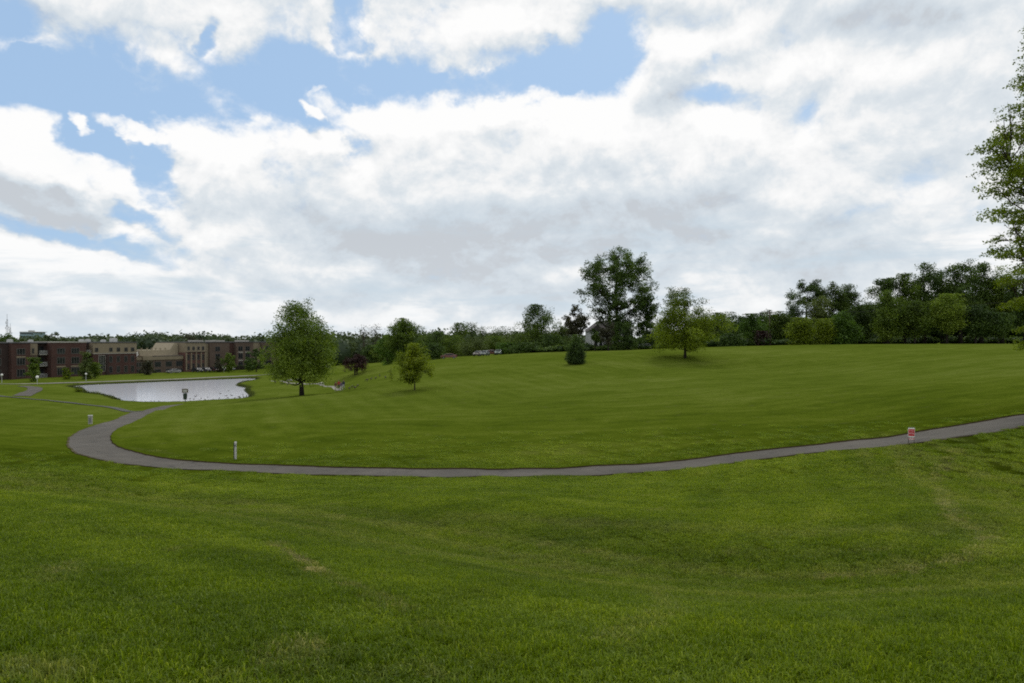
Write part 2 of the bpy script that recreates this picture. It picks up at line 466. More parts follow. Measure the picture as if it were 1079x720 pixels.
# ------------------------------------------------------------------ terrain mesh
def axis_lines(segs):
    out = [segs[0][0]]
    for a, b, st in segs:
        n = max(1, int(round((b-a)/st))); out += list(np.linspace(a, b, n+1)[1:])
    return np.array(out)
def growth(a, step, limit, g=1.14):
    out = []; x = a
    while abs(x) < limit:
        step *= g; x += step; out.append(x)
    return out
xs = axis_lines([(-150,-26,0.8),(-26,26,0.17),(26,110,0.8)])
xs = np.concatenate([np.array(growth(-150,-1.2,5000))[::-1], xs, np.array(growth(110,1.2,5000))])
ys = axis_lines([(-6,2,0.5),(2,24,0.15),(24,62,0.3),(62,215,0.7)])
ys = np.concatenate([np.array(growth(-6,-0.8,700,1.2))[::-1], ys, np.array(growth(215,1.0,7000,1.12))])
GX, GY = np.meshgrid(xs, ys)
GZ = H(GX, GY)

def dist_polyline(px, py, pts):
    d = np.full(px.shape, 1e9)
    for i in range(len(pts)-1):
        ax, ay = pts[i]; bx, by = pts[i+1]; ex, ey = bx-ax, by-ay
        t = np.clip(((px-ax)*ex + (py-ay)*ey)/(ex*ex+ey*ey+1e-12), 0, 1)
        d = np.minimum(d, np.hypot(px-ax-t*ex, py-ay-t*ey))
    return d
SWALE = np.array([(-60,44),(-40,36),(-21,27),(-8,20),(0,13.5),(4,10),(8,9.5),(11.5,13),(13.5,20),(16,27),(19,34)], float)
TRACKS_AND_LIGHT = [  # (pixels, half width m, strength, kind); also slope light painted as pale lines
 ([(860,610),(890,610),(935,606),(975,602),(1020,592),(1050,577),(1040,562),(1020,552),(1000,525),(995,500),(1015,475)], 0.13, 0.75, 's'),
 ([(640,609),(720,611),(800,611),(880,609),(935,604),(975,600)], 0.06, 0.2, 'd'),
 ([(275,575),(300,589),(315,600),(327,607)], 0.085, 1.8, 's'),
 ([(327,607),(365,625),(400,639),(435,657),(475,680)], 0.06, 0.5, 's'),
 ([(278,577),(303,591),(318,602)], 0.05, 1.0, 'd'),
 ([(670,620),(685,625),(697,638),(703,650),(680,665),(645,682)], 0.12, 0.38, 's'),
 ([(355,508),(420,523),(470,536),(540,556),(620,577),(700,594),(770,606),(850,610),(920,607),(985,598),(1035,584)], 0.09, 0.26, 'd'),
 ([(250,528),(350,545),(450,556),(560,572),(680,592)], 0.16, 0.4, 's'),
 ([(0,560),(120,566),(260,590),(400,640),(520,720)], 0.14, 0.32, 'd'),
 ([(420,660),(520,628),(640,604),(760,592)], 0.10, 0.4, 'd'),
 ([(700,515),(800,520),(900,518),(1000,508)], 0.16, 0.3, 'd'),
 ([(1079,520),(1060,545),(1052,575)], 0.12, 0.3, 's'),
 ([(30,618),(50,606),(66,598)], 0.10, 0.55, 's'),
 ([(1010,615),(1030,617),(1050,622)], 0.12, 0.4, 's'),
 ([(280,636),(400,650),(520,620),(600,600)], 0.12, 0.28, 'd'),
 ([(480,545),(700,556),(900,562),(1079,550)], 0.5, 0.22, 's'),  # wide pale band: light on the slope, painted into the lawn
 ([(300,690),(295,700),(280,708)], 0.12, 0.6, 's'),
 ([(120,470),(180,478)], 0.2, 0.2, 's'),
]
TR = [( [gxy(*p) for p in spline(px, 4*len(px))], w, s, k) for px, w, s, k in TRACKS_AND_LIGHT]
PATHC = ((EN+EF)/2)[::8]
def mow(x, y):
    d1 = dist_polyline(x, y, SWALE); d2 = dist_polyline(x, y, PATHC)
    ins = np.zeros(x.shape, bool)
    yc = np.interp(x, [-30,-24,0,12,20,28,60], [60,34,33.5,32.5,31.5,31,26]); ins = y > yc
    return np.where(ins, d2*0.8, d1)
def marks(x, y):
    x = np.asarray(x); y = np.asarray(y)
    S = np.zeros(x.shape); Dk = np.zeros(x.shape)
    near = (np.abs(x) < 40) & (y < 50) & (y > 0)
    xx, yy = x[near], y[near]
    rag = 0.5 + 0.5*np.sin(xx*9.1+2*np.sin(yy*5.3))*np.sin(yy*7.7+1.7*np.sin(xx*4.1))
    s = np.zeros(xx.shape); dk = np.zeros(xx.shape)
    for pts, w, st, k in TR:
        d = dist_polyline(xx, yy, pts)
        val = st*np.exp(-(d/w)**2)*(0.45+0.75*rag)
        if k == 's': s = np.maximum(s, val)
        else: dk = np.maximum(dk, val)
    dsw = dist_polyline(xx, yy, SWALE)          # lit band and dark line of the ground's fold, painted as tone
    wob = 0.5+0.5*np.sin(dsw*5.2+2.5*np.sin(xx*.35)+1.5*np.sin(yy*.27))
    s = np.maximum(s, .34*np.exp(-((dsw-.6)/1.6)**2)*wob*(.5+.5*rag))
    dk = np.maximum(dk, .18*np.exp(-((dsw+.2)/.35)**2)*(.3+.7*rag))
    S[near] = s; Dk[near] = dk
    return S, Dk
MS, MDk = marks(GX.ravel(), GY.ravel())
# soil near water line
bank = np.zeros(GX.size)
nearp = ((GX.ravel() > -135) & (GX.ravel() < -20) & (GY.ravel() > 95) & (GY.ravel() < 225))
dd = sdist_poly(GX.ravel()[nearp], GY.ravel()[nearp], PONDS)
bank[nearp] = np.clip(1 - np.maximum(dd, 0)/1.3, 0, 1)

def lawn_color(nt, straw_lit, dark, mw):
    g = N(nt, 'ShaderNodeNewGeometry'); pos = g.outputs['Position']
    sp = N(nt, 'ShaderNodeSeparateXYZ'); nt.links.new(pos, sp.inputs[0])
    # flatten: noise only follows x,y; stretched a little across the view like mower swaths
    mp = N(nt, 'ShaderNodeMapping'); mp.inputs['Scale'].default_value = (0.75, 1.0, 0.2); mp.inputs['Rotation'].default_value = (0, 0, 0.12)
    nt.links.new(pos, mp.inputs[0])
    a = noise_n(nt, mp.outputs[0], 0.045, 3, 0.5)
    b = noise_n(nt, mp.outputs[0], 0.33, 4, 0.6, 0.6)
    c = noise_n(nt, pos, 2.2, 4, 0.65)
    wv = math_node(nt, 'SINE', math_node(nt, 'ADD', math_node(nt, 'MULTIPLY', mw, 3.4), math_node(nt, 'MULTIPLY', a, 9.0)))
    wv2 = math_node(nt, 'SINE', math_node(nt, 'ADD', math_node(nt, 'MULTIPLY', mw, 1.1), math_node(nt, 'MULTIPLY', b, 5.0)))
    wv = math_node(nt, 'ADD', wv, wv2)
    t = math_node(nt, 'MULTIPLY', a, 0.36)
    t = math_node(nt, 'ADD', t, math_node(nt, 'MULTIPLY', b, 0.34))
    t = math_node(nt, 'ADD', t, math_node(nt, 'MULTIPLY', c, 0.17))
    t = math_node(nt, 'ADD', t, math_node(nt, 'ADD', math_node(nt, 'MULTIPLY', wv, 0.021), 0.065))
    col = ramp(nt, t, [(0.36, (0.034,0.056,0.0025)), (0.47, (0.058,0.087,0.0035)), (0.55, (0.083,0.114,0.006)), (0.66, (0.122,0.146,0.022))])
    # farther field: lighter olive painted in for haze and grazing view
    far = N(nt, 'ShaderNodeMapRange'); far.inputs[1].default_value = 24; far.inputs[2].default_value = 75
    nt.links.new(sp.outputs[1], far.inputs[0])
    olive = ramp(nt, t, [(0.35, (0.060,0.090,0.008)), (0.5, (0.092,0.126,0.015)), (0.65, (0.130,0.162,0.031))])
    col = mixc(nt, far.outputs[0], col, olive)
    pn = noise_n(nt, pos, 0.9, 6, 0.72)
    pm = N(nt, 'ShaderNodeMapRange', interpolation_type='SMOOTHSTEP'); pm.inputs[1].default_value = 0.56; pm.inputs[2].default_value = 0.74; pm.inputs[4].default_value = 0.42
    nt.links.new(pn, pm.inputs[0])
    col = mixc(nt, pm.outputs[0], col, (0.115,0.110,0.052))
    st = mixc(nt, noise_n(nt, pos, 3.1, 3), (0.14,0.12,0.06), (0.25,0.22,0.13))
    col = mixc(nt, math_node(nt, 'MINIMUM', math_node(nt, 'MULTIPLY', straw_lit, 0.7), 0.85), col, st)
    col = mixc(nt, math_node(nt, 'MULTIPLY', dark, 0.8, clamp=True), col, (0.018,0.022,0.006))
    return col, pos

def ground_mat():
    m, nt, b = new_mat('lawn_ground')
    s = N(nt, 'ShaderNodeAttribute', attribute_name='straw_lit').outputs['Fac']
    d = N(nt, 'ShaderNodeAttribute', attribute_name='dark').outputs['Fac']
    k = N(nt, 'ShaderNodeAttribute', attribute_name='bank').outputs['Fac']
    mw = N(nt, 'ShaderNodeAttribute', attribute_name='mow').outputs['Fac']
    col, pos = lawn_color(nt, s, d, mw)
    sp = N(nt, 'ShaderNodeSeparateXYZ'); nt.links.new(pos, sp.inputs[0])
    fine = noise_n(nt, pos, 9, 6, 0.75)
    fine2 = noise_n(nt, pos, 40, 3, 0.7)
    f = ramp(nt, fine, [(0.3, (0.62,)*3), (0.7, (1.28,)*3)])
    col = mixc(nt, 1.0, col, f, 'MULTIPLY')
    col = mixc(nt, 1.0, col, ramp(nt, fine2, [(0.3, (0.7,)*3), (0.7, (1.25,)*3)]), 'MULTIPLY')
    # ground colour darker close by, rising to full beyond the blades
    near = N(nt, 'ShaderNodeMapRange'); near.inputs[1].default_value = 22; near.inputs[2].default_value = 46
    near.inputs[3].default_value = 0.62; near.inputs[4].default_value = 1.0
    nt.links.new(sp.outputs[1], near.inputs[0])
    col = mixc(nt, 1.0, col, near.outputs[0], 'MULTIPLY')
    col = mixc(nt, math_node(nt, 'MULTIPLY', k, 0.9), col, (0.024,0.026,0.012))
    nt.links.new(col, b.inputs['Base Color'])
    b.inputs['Roughness'].default_value = 1.0; b.inputs['Specular IOR Level'].default_value = 0.0
    bn = N(nt, 'ShaderNodeBump'); bn.inputs['Strength'].default_value = 0.8; bn.inputs['Distance'].default_value = 0.08
    nt.links.new(fine, bn.inputs['Height'])
    nt.links.new(bn.outputs[0], b.inputs['Normal'])
    return m
M['lawn'] = ground_mat()
ny, nx = GX.shape
ii = np.arange(ny-1)[:, None]*nx + np.arange(nx-1)[None]
ter = fast_mesh('ground', np.column_stack([GX.ravel(), GY.ravel(), GZ.ravel()]), 4,
                np.stack([ii, ii+1, ii+nx+1, ii+nx], -1).reshape(-1), {'straw_lit': MS, 'dark': MDk, 'bank': bank, 'mow': mow(GX.ravel(), GY.ravel())})
ter.polygons.foreach_set('use_smooth', [True]*len(ter.polygons))
gnd = link('ground', ter, M['lawn']); tag(gnd, kind='structure')

# turf edge along the far side of the path: a low soil riser, coloured dark for the lip's shade, and the sod above it
def turf_edge():
    T = np.gradient(EF, axis=0); T /= np.linalg.norm(T, axis=1)[:, None]
    Nn = np.column_stack([-T[:, 1], T[:, 0]])
    sgn = np.sign(((EF-EN)*Nn).sum(1)); Nn = Nn*sgn[:, None]
    jit = 0.05*np.sin(np.arange(NS)*1.7)+0.04*np.sin(np.arange(NS)*0.63+1)
    rows = []
    for off, lift in ((-0.05, 0.025), (0.0, 0.095), (0.12, 0.105), (0.55, 0.0)):
        q = EF + Nn*(off + jit[:, None]*(0.6 if off < .3 else 0)); rows.append(np.column_stack([q, H(q[:, 0], q[:, 1]) + lift]))
    co = np.stack(rows, 1).reshape(-1, 3)
    i = np.arange(NS-1)[:, None]*4 + np.arange(3)[None]
    me = fast_mesh('turf_edge', co, 4, np.stack([i, i+1, i+5, i+4], -1).reshape(-1))
    soil = np.tile([0, 1, 1], NS-1).astype(np.int32)
    o = link('turf_edge', me, [simple_mat('edge_soil_shade', (0.035,0.026,0.014), 1.0, var=0.5, scale=5, spec=0), M['lawn']])
    me.polygons.foreach_set('material_index', soil)
    tag(o, kind='structure')
turf_edge()

# ------------------------------------------------------------------ water
def water_mat():
    m, nt, b = new_mat('pond_water')
    g = N(nt, 'ShaderNodeNewGeometry')
    mp = N(nt, 'ShaderNodeMapping'); mp.inputs['Scale'].default_value = (0.7, 1.6, 1); nt.links.new(g.outputs['Position'], mp.inputs[0])
    f = noise_n(nt, mp.outputs[0], 1.6, 4, 0.6)
    bn = N(nt, 'ShaderNodeBump'); bn.inputs['Strength'].default_value = 0.25; bn.inputs['Distance'].default_value = 0.04
    nt.links.new(f, bn.inputs['Height']); nt.links.new(bn.outputs[0], b.inputs['Normal'])
    b.inputs['Base Color'].default_value = (0.50,0.51,0.56,1); b.inputs['Roughness'].default_value = 0.14  # pale base adds sky reflection as plain colour
    b.inputs['IOR'].default_value = 1.33
    return m
bmw = bmesh.new()
vsw = [bmw.verts.new((x, y, WATER_Z)) for x, y in PONDS*1.0]
cx, cy = PONDS.mean(0)
for v in vsw:
    d = Vector((v.co.x-cx, v.co.y-cy)); d.normalize(); v.co.x += d.x*0.5; v.co.y += d.y*0.5
bmw.faces.new(vsw); bmesh.ops.triangulate(bmw, faces=bmw.faces[:])
me = bpy.data.meshes.new('water'); bmw.to_mesh(me); bmw.free()
wat = link('water', me, water_mat()); tag(wat, kind='structure')

# ------------------------------------------------------------------ grass blades (uncountable): clumps scattered with geometry nodes
def grass_proto(nb=420, half=0.24, seed=3, hh=0.040):
    r = np.random.RandomState(seed)
    x = r.uniform(-half, half, nb); y = r.uniform(-half, half, nb)
    keep = np.hypot(x, y) < half*1.1; x = x[keep]; y = y[keep]; nb = len(x)
    h = hh*(0.45 + 0.9*r.rand(nb)**1.5) * (1 + 0.45*np.sin(x*23+seed)*np.sin(y*19))
    w = 0.0022 + 0.0022*r.rand(nb)
    az = r.rand(nb)*2*np.pi; lean = 0.3 + 1.1*r.rand(nb)
    la = r.rand(nb)*2*np.pi
    dx, dy = np.cos(az)*w, np.sin(az)*w
    lx, ly = np.cos(la)*lean*h, np.sin(la)*lean*h
    b0 = np.column_stack([x-dx, y-dy, np.full(nb, -0.01)]); b1 = np.column_stack([x+dx, y+dy, np.full(nb, -0.01)])
    m0 = np.column_stack([x-dx*.8+lx*.35, y-dy*.8+ly*.35, h*.6]); m1 = np.column_stack([x+dx*.8+lx*.35, y+dy*.8+ly*.35, h*.6])
    tp = np.column_stack([x+lx, y+ly, h*(1-0.38*np.minimum(lean, 1.3))])
    co = np.stack([b0, b1, m0, m1, tp], 1).reshape(-1, 3)
    i = np.arange(nb)*5
    tri = np.stack([i, i+1, i+3, i, i+3, i+2, i+2, i+3, i+4], 1).reshape(-1)
    rnd = np.repeat(r.rand(nb), 5); tipv = np.tile([0, 0, .6, .6, 1.0], nb)
    return fast_mesh('grass_clump', co, 3, tri, {'rnd': rnd, 'tip': tipv})

def blade_mat():
    m, nt, b = new_mat('grass_blades')
    nt.nodes.remove(b); out = nt.nodes['Material Output']
    s = N(nt, 'ShaderNodeAttribute', attribute_name='straw_lit', attribute_type='INSTANCER').outputs['Fac']
    d = N(nt, 'ShaderNodeAttribute', attribute_name='dark', attribute_type='INSTANCER').outputs['Fac']
    mw = N(nt, 'ShaderNodeAttribute', attribute_name='mow', attribute_type='INSTANCER').outputs['Fac']
    col, pos = lawn_color(nt, s, d, mw)
    rnd = N(nt, 'ShaderNodeAttribute', attribute_name='rnd').outputs['Fac']
    tip = N(nt, 'ShaderNodeAttribute', attribute_name='tip').outputs['Fac']
    col = mixc(nt, 1.0, col, ramp(nt, rnd, [(0.0, (0.75,0.8,0.7)), (0.5, (1.1,1.1,1.0)), (0.85, (1.5,1.42,1.1)), (1.0, (2.5,2.1,2.2))]), 'MULTIPLY')
    col = mixc(nt, 1.0, col, ramp(nt, tip, [(0.0, (0.85,)*3), (1.0, (1.0,)*3)]), 'MULTIPLY')
    col = mixc(nt, 1.0, col, (2.1,2.08,1.8), 'MULTIPLY')
    di = N(nt, 'ShaderNodeBsdfDiffuse'); nt.links.new(col, di.inputs[0])
    tr = N(nt, 'ShaderNodeBsdfTranslucent'); nt.links.new(mixc(nt, 1.0, col, (1.1,1.2,0.6), 'MULTIPLY'), tr.inputs[0])
    mx = N(nt, 'ShaderNodeMixShader'); mx.inputs[0].default_value = 0.38
    nt.links.new(di.outputs[0], mx.inputs[1]); nt.links.new(tr.outputs[0], mx.inputs[2])
    gl = N(nt, 'ShaderNodeBsdfGlossy'); gl.inputs['Roughness'].default_value = 0.4; gl.inputs['Color'].default_value = (0.8,0.9,0.75,1)
    m2 = N(nt, 'ShaderNodeMixShader'); m2.inputs[0].default_value = 0.02
    nt.links.new(mx.outputs[0], m2.inputs[1]); nt.links.new(gl.outputs[0], m2.inputs[2])
    nt.links.new(m2.outputs[0], out.inputs[0])
    return m
M['blades'] = blade_mat()

def build_grass():
    protos = []
    for k in range(3):
        me = grass_proto(620, 0.24, 3+k*5)
        me.materials.append(M['blades'])
        o = bpy.data.objects.new('grass_clump', me)      # only a source for the scatter
        protos.append(o)
    pts = []; scl = []
    # distance bands: spacing grows as the blades shrink below a pixel
    for d0, d1, sp, sc in ((2.4, 12, 0.20, 1.0), (12, 24, 0.29, 1.25), (24, 60, 0.46, 1.8)):
        nxn = int(2*d1*0.95/sp); nyn = int((d1+1.5)/sp)+2
        gx, gy = np.meshgrid(np.linspace(-d1*0.95, d1*0.95, nxn), np.arange(nyn)*sp - 1.5)
        gx = gx.ravel() + rs.uniform(-.5, .5, gx.size)*sp; gy = gy.ravel() + rs.uniform(-.5, .5, gy.size)*sp
        r = np.hypot(gx, gy)
        ok = (r >= d0) & (r < d1) & (rs.rand(gx.size) < np.clip((48-r)/22, 0, 1)) & (np.abs(gx) < np.maximum(gy, 0)*0.95+6) & (gy > -1.5)
        gx, gy = gx[ok], gy[ok]
        dm = sdist_poly(gx, gy, MAINPATH)
        ok = dm > (0.235-0.12*rs.rand(len(gx)))*sc
        for s_ in SIDE[:1]: ok &= sdist_poly(gx, gy, s_) > 0.2*sc
        gx, gy = gx[ok], gy[ok]
        pts.append(np.column_stack([gx, gy])); scl.append(np.full(len(gx), sc))
    p = np.vstack(pts); sc = np.concatenate(scl)
    z = H(p[:, 0], p[:, 1])
    S, Dk = marks(p[:, 0], p[:, 1])
    tuf = 1 + .35*np.sin(p[:, 0]*1.9+2*np.sin(p[:, 1]*.8))*np.sin(p[:, 1]*2.3+1.5*np.sin(p[:, 0]*1.1))
    hsc = (0.75 + 0.5*rs.rand(len(p))) * tuf * np.clip(1 - 0.6*np.minimum(S, 1), 0.15, 1) * (1-0.15*np.clip(Dk, 0, 1))
    # blades keep their height farther off, only the clumps get wider
    zsc = hsc*np.where(sc > 1.6, 1.25, 1.0)
    me = bpy.data.meshes.new('grass')
    me.vertices.add(len(p)); me.vertices.foreach_set('co', np.column_stack([p, z]).astype(np.float32).ravel())
    for nme, arr, ty in (('straw_lit', S, 'FLOAT'), ('dark', Dk, 'FLOAT'), ('mow', mow(p[:, 0], p[:, 1]), 'FLOAT'), ('rotz', rs.rand(len(p))*6.283, 'FLOAT')):
        a = me.attributes.new(nme, ty, 'POINT'); a.data.foreach_set('value', arr.astype(np.float32))
    a = me.attributes.new('scl', 'FLOAT_VECTOR', 'POINT'); a.data.foreach_set('vector', np.column_stack([sc, sc, zsc]).astype(np.float32).ravel())
    a = me.attributes.new('pick', 'INT', 'POINT'); a.data.foreach_set('value', rs.randint(0, 3, len(p)).astype(np.int32))
    o = link('grass', me, M['blades']); tag(o, 'mown green lawn grass covering the near slope and field', 'grass', kind='stuff')
    ng = bpy.data.node_groups.new('scatter_grass', 'GeometryNodeTree')
    ng.interface.new_socket('Geometry', in_out='INPUT', socket_type='NodeSocketGeometry')
    ng.interface.new_socket('Geometry', in_out='OUTPUT', socket_type='NodeSocketGeometry')
    gi = ng.nodes.new('NodeGroupInput'); go = ng.nodes.new('NodeGroupOutput')
    jg = ng.nodes.new('GeometryNodeJoinGeometry')
    def attr(nm, ty):
        n = ng.nodes.new('GeometryNodeInputNamedAttribute'); n.data_type = ty; n.inputs['Name'].default_value = nm
        return [x for x in n.outputs if x.enabled and x.name == 'Attribute'][0]
    pick = attr('pick', 'INT'); scv = attr('scl', 'FLOAT_VECTOR'); rz = attr('rotz', 'FLOAT')
    cmb = ng.nodes.new('ShaderNodeCombineXYZ'); ng.links.new(rz, cmb.inputs[2])
    for k, pr in enumerate(protos):
        oi = ng.nodes.new('GeometryNodeObjectInfo'); oi.inputs['Object'].default_value = pr
        ip = ng.nodes.new('GeometryNodeInstanceOnPoints')
        cp = ng.nodes.new('FunctionNodeCompare'); cp.data_type = 'INT'; cp.operation = 'EQUAL'
        ia = [x for x in cp.inputs if x.enabled and x.name == 'A'][0]; ib = [x for x in cp.inputs if x.enabled and x.name == 'B'][0]
        ng.links.new(pick, ia); ib.default_value = k
        ng.links.new(gi.outputs[0], ip.inputs['Points']); ng.links.new(oi.outputs['Geometry'], ip.inputs['Instance'])
        ng.links.new(cp.outputs[0], ip.inputs['Selection'])
        ng.links.new(scv, ip.inputs['Scale']); ng.links.new(cmb.outputs[0], ip.inputs['Rotation'])
        ng.links.new(ip.outputs[0], jg.inputs[0])
    ng.links.new(jg.outputs[0], go.inputs[0])
    md = o.modifiers.new('scatter', 'NODES'); md.node_group = ng
    print('grass clumps', len(p))
build_grass()
#@@PART2@@
# ------------------------------------------------------------------ trees
def envelope(shape, t):
    t = np.clip(t, 0, 1)
    if shape == 'round': return np.sqrt(np.clip(1-(2*t-1)**2, 0, 1))**0.85
    if shape == 'ovoid': return np.where(t < .32, 0.55+0.45*np.sqrt(t/.32), np.clip(1-((t-.32)/.70)**1.9, 0, 1)**.75)
    if shape == 'dome':  return np.where(t < .25, 0.8+0.2*t/.25, np.sqrt(np.clip(1-((t-.25)/.76)**2, 0, 1)))
    if shape == 'spread': return np.where(t < .1, .8+2*t, np.clip(1-((np.maximum(t, .1)-.1)/.92)**1.55, 0, 1)**.8)
    if shape == 'broad': return np.where(t < .22, .86+.14*t/.22, np.clip(1-((np.maximum(t, .22)-.22)/.80)**2.3, 0, 1)**.72)
    if shape == 'bullet': return np.where(t < .3, .95, .95*np.clip(1-((np.maximum(t, .3)-.3)/.74)**1.7, 0, 1)**.7)
    if shape == 'cone':  return np.clip(1-t, 0, 1)**.7*(0.35+0.65*np.clip(t/.12, 0, 1))
    if shape == 'column':return np.where(t < .7, 0.9, 0.9*np.sqrt(np.clip(1-((t-.7)/.3)**2, 0, 1)))
    if shape == 'vase':  return np.where(t < .75, 0.3+0.7*t/.75, np.sqrt(np.clip(1-((t-.75)/.26)**2, 0, 1)))
    if shape == 'oval':  return np.sqrt(np.clip(1-(2*t-1)**2, 0, 1))
    if shape == 'oak':   return np.where(t < .15, 0.75+.25*t/.15, np.clip(1-(t-.15)/.87, 0, 1)**.62)
    return np.ones_like(t)

def leaf_quads(centers, sizes, r, up=0.25, aspect=0.6):
    n = len(centers)
    nrm = r.normal(size=(n, 3)); nrm[:, 2] += up*np.sign(nrm[:, 2]); nrm /= np.linalg.norm(nrm, axis=1)[:, None]
    a = np.cross(nrm, r.normal(size=(n, 3))); a /= np.linalg.norm(a, axis=1)[:, None]
    b = np.cross(nrm, a)
    a *= sizes[:, None]*.5; b *= sizes[:, None]*.5*aspect
    fold = nrm*sizes[:, None]*.12
    co = np.stack([centers-a, centers-b*1.0+a*.1+fold, centers+a, centers+b+a*.1+fold], 1).reshape(-1, 3)
    return co

def make_tree(seed, Ht, Rc, cb, shape='round', mat='leaf_mid', nleaf=6000, leaf=0.3, clumps=70, clump_r=None, sparse_top=0.0,
              limbs=12, trunk_r=None, bark='bark', droop=0.0, tone_top=-0.15, shell=0.5, ntrunk=1, fill=1.0, squash=0.8, wob=.25, sub=0, bright=0.0):
    r = np.random.RandomState(seed)
    ch = Ht - cb
    trunk_r = trunk_r or 0.020*Ht + 0.03
    clump_r = clump_r or 0.22*Rc
    mb = MB()
    wob_v = r.normal(size=(8, 2))*Rc*0.04
    def trunk_xy(z):
        t = np.clip(z/Ht*7, 0, 6.999); i = int(t); f = t-i
        return (wob_v[i]*(1-f) + wob_v[i+1]*f) * min(1, z/Ht*3)
    # lobed outline
    pa = r.rand(4)*6.28; am = r.rand(4)*wob*0.55
    def rad(th, t):
        return Rc*envelope(shape, t)*(1 + am[0]*np.sin(2*th+pa[0]+3*t) + am[1]*np.sin(3*th+pa[1]-5*t) + am[2]*np.sin(5*th+pa[2]+9*t) + .5*am[3]*np.sin(8*th+14*t))
    # clump centres
    C = []; tries = 0
    while len(C) < clumps and tries < clumps*60:
        tries += 1
        t = r.rand(); 
        if r.rand() > envelope(shape, np.array(t))**1.4 + .08: continue
        if sparse_top and r.rand() < sparse_top*max(0, (t-.4)/.6): continue
        th = r.rand()*6.283; q = (shell + (1-shell)*r.rand()**.5) if r.rand() < .75 else r.rand()**.5*shell
        rr = max(0.0, rad(th, t) - clump_r*0.6)*q
        C.append((rr*np.cos(th), rr*np.sin(th), cb + t*ch*0.97))
    C = np.array(C)
    for i in range(len(C)):
        C[i, :2] += trunk_xy(C[i, 2])
    # trunks
    top = Ht*0.86
    for k in range(ntrunk):
        off = np.array([0., 0.]) if ntrunk == 1 else np.array([math.cos(k*3.1+.3), math.sin(k*3.1+.3)])*trunk_r*1.5
        pts = []; rr = []
        for z in np.linspace(-0.25, top, 9):
            xy = trunk_xy(max(z, 0)) + off*(1+2.0*max(z, 0)/Ht)
            pts.append((xy[0], xy[1], z)); f = max(z, 0)/top
            rr.append(trunk_r*(1-f)**.8*.92 + 0.012*Ht*.12 + (trunk_r*.35 if z < 0 else (trunk_r*.12 if f < .13 else 0)))
        mb.tube(pts, rr, 9)
    # limbs
    order = r.permutation(len(C))[:limbs]
    nodes = []
    for i in order:
        c = C[i]; z0 = max(cb*0.75, min(c[2]-0.35*math.hypot(c[0], c[1])-0.12*ch, top*.95)); z0 = max(z0, 0.12*Ht)
        z0 = min(z0, c[2]-0.02*ch) if c[2] > cb*.8 else z0
        s = trunk_xy(z0); s = np.array([s[0], s[1], z0])
        r0 = trunk_r*(1-z0/top*.86)**.8*.5
        pts = []; rr = []
        bend = r.normal(size=3)*0.06*Rc
        for f in np.linspace(0, 1, 6):
            p = s*(1-f)+c*f; p = p + np.array([0, 0, -0.10*Rc*math.sin(f*math.pi)]) + bend*math.sin(f*math.pi)
            pts.append(tuple(p)); rr.append(max(r0*(1-f)**.8, 0.012*trunk_r + .006)); nodes.append(p)
        mb.tube(pts, rr, 6, cap=False)
    # branches from the nearest limb point to every clump
    nodes = np.array(nodes) if nodes else np.array([[0, 0, cb]])
    for c in C:
        d = np.linalg.norm(nodes-c, axis=1) + np.maximum(nodes[:, 2]-c[2], 0)*2
        p = nodes[np.argmin(d)]
        if np.linalg.norm(p-c) < 0.05: continue
        mid = (p+c)/2 + r.normal(size=3)*.05*clump_r + np.array([0, 0, -.06*np.linalg.norm(p-c)])
        mb.tube([tuple(p), tuple(mid), tuple(c)], [trunk_r*.14+.004, trunk_r*.09+.003, trunk_r*.03+.003], 4, cap=False)
        for q in range(sub):
            e = c + np.clip(r.normal(size=3), -1.2, 1.2)*clump_r*np.array([.5, .5, .35]) + np.array([0, 0, .15*clump_r])
            mb.tube([tuple(mid), tuple((mid+e)/2 + r.normal(size=3)*.1*clump_r), tuple(e)], [trunk_r*.05+.003]*2+[.003], 3, cap=False)
    tm = mb.mesh('trunk', True)
    # leaves
    n = int(nleaf)
    size_c = 0.6 + 0.9*r.rand(len(C)); wgt = size_c**2.2; wgt /= wgt.sum()
    ci = r.choice(len(C), n, p=wgt)
    g = r.normal(size=(n, 3)); g /= np.linalg.norm(g, axis=1)[:, None]
    q = r.rand(n)**.45
    off = g*q[:, None]*(clump_r*size_c[ci])[:, None]*np.array([1, 1, squash]) 
    # secondary lumps inside each clump
    lump = r.normal(size=(len(C)*5, 3))*clump_r*.42
    li = ci*5 + r.randint(0, 5, n)
    pos = C[ci] + off*.62*fill + lump[li]*size_c[ci][:, None]*[1, 1, squash]
    if droop: pos[:, 2] -= droop*(np.hypot(off[:, 0], off[:, 1]))
    pos[:, 2] = np.minimum(pos[:, 2], Ht + .01*r.randn(n)*Ht)
    if cb < 0.6: pos[:, 2] = np.maximum(pos[:, 2], 0.02+.1*r.rand(n))
    sz = leaf*(0.6 + 0.8*r.rand(n))
    tz = np.clip((pos[:, 2]-cb)/ch, 0, 1)
    tone = 0.5 + bright + 0.34*(r.rand(len(C))[ci]-.5) + 0.35*(r.rand(n)-.5) + 0.10*off[:, 2]/(clump_r) + tone_top*(tz-.5)*2  # tone_top puts a backlit crown's darker top into the leaf colour
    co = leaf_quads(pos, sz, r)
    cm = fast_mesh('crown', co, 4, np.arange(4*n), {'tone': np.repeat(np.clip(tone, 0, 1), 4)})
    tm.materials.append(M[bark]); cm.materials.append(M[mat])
    return tm, cm

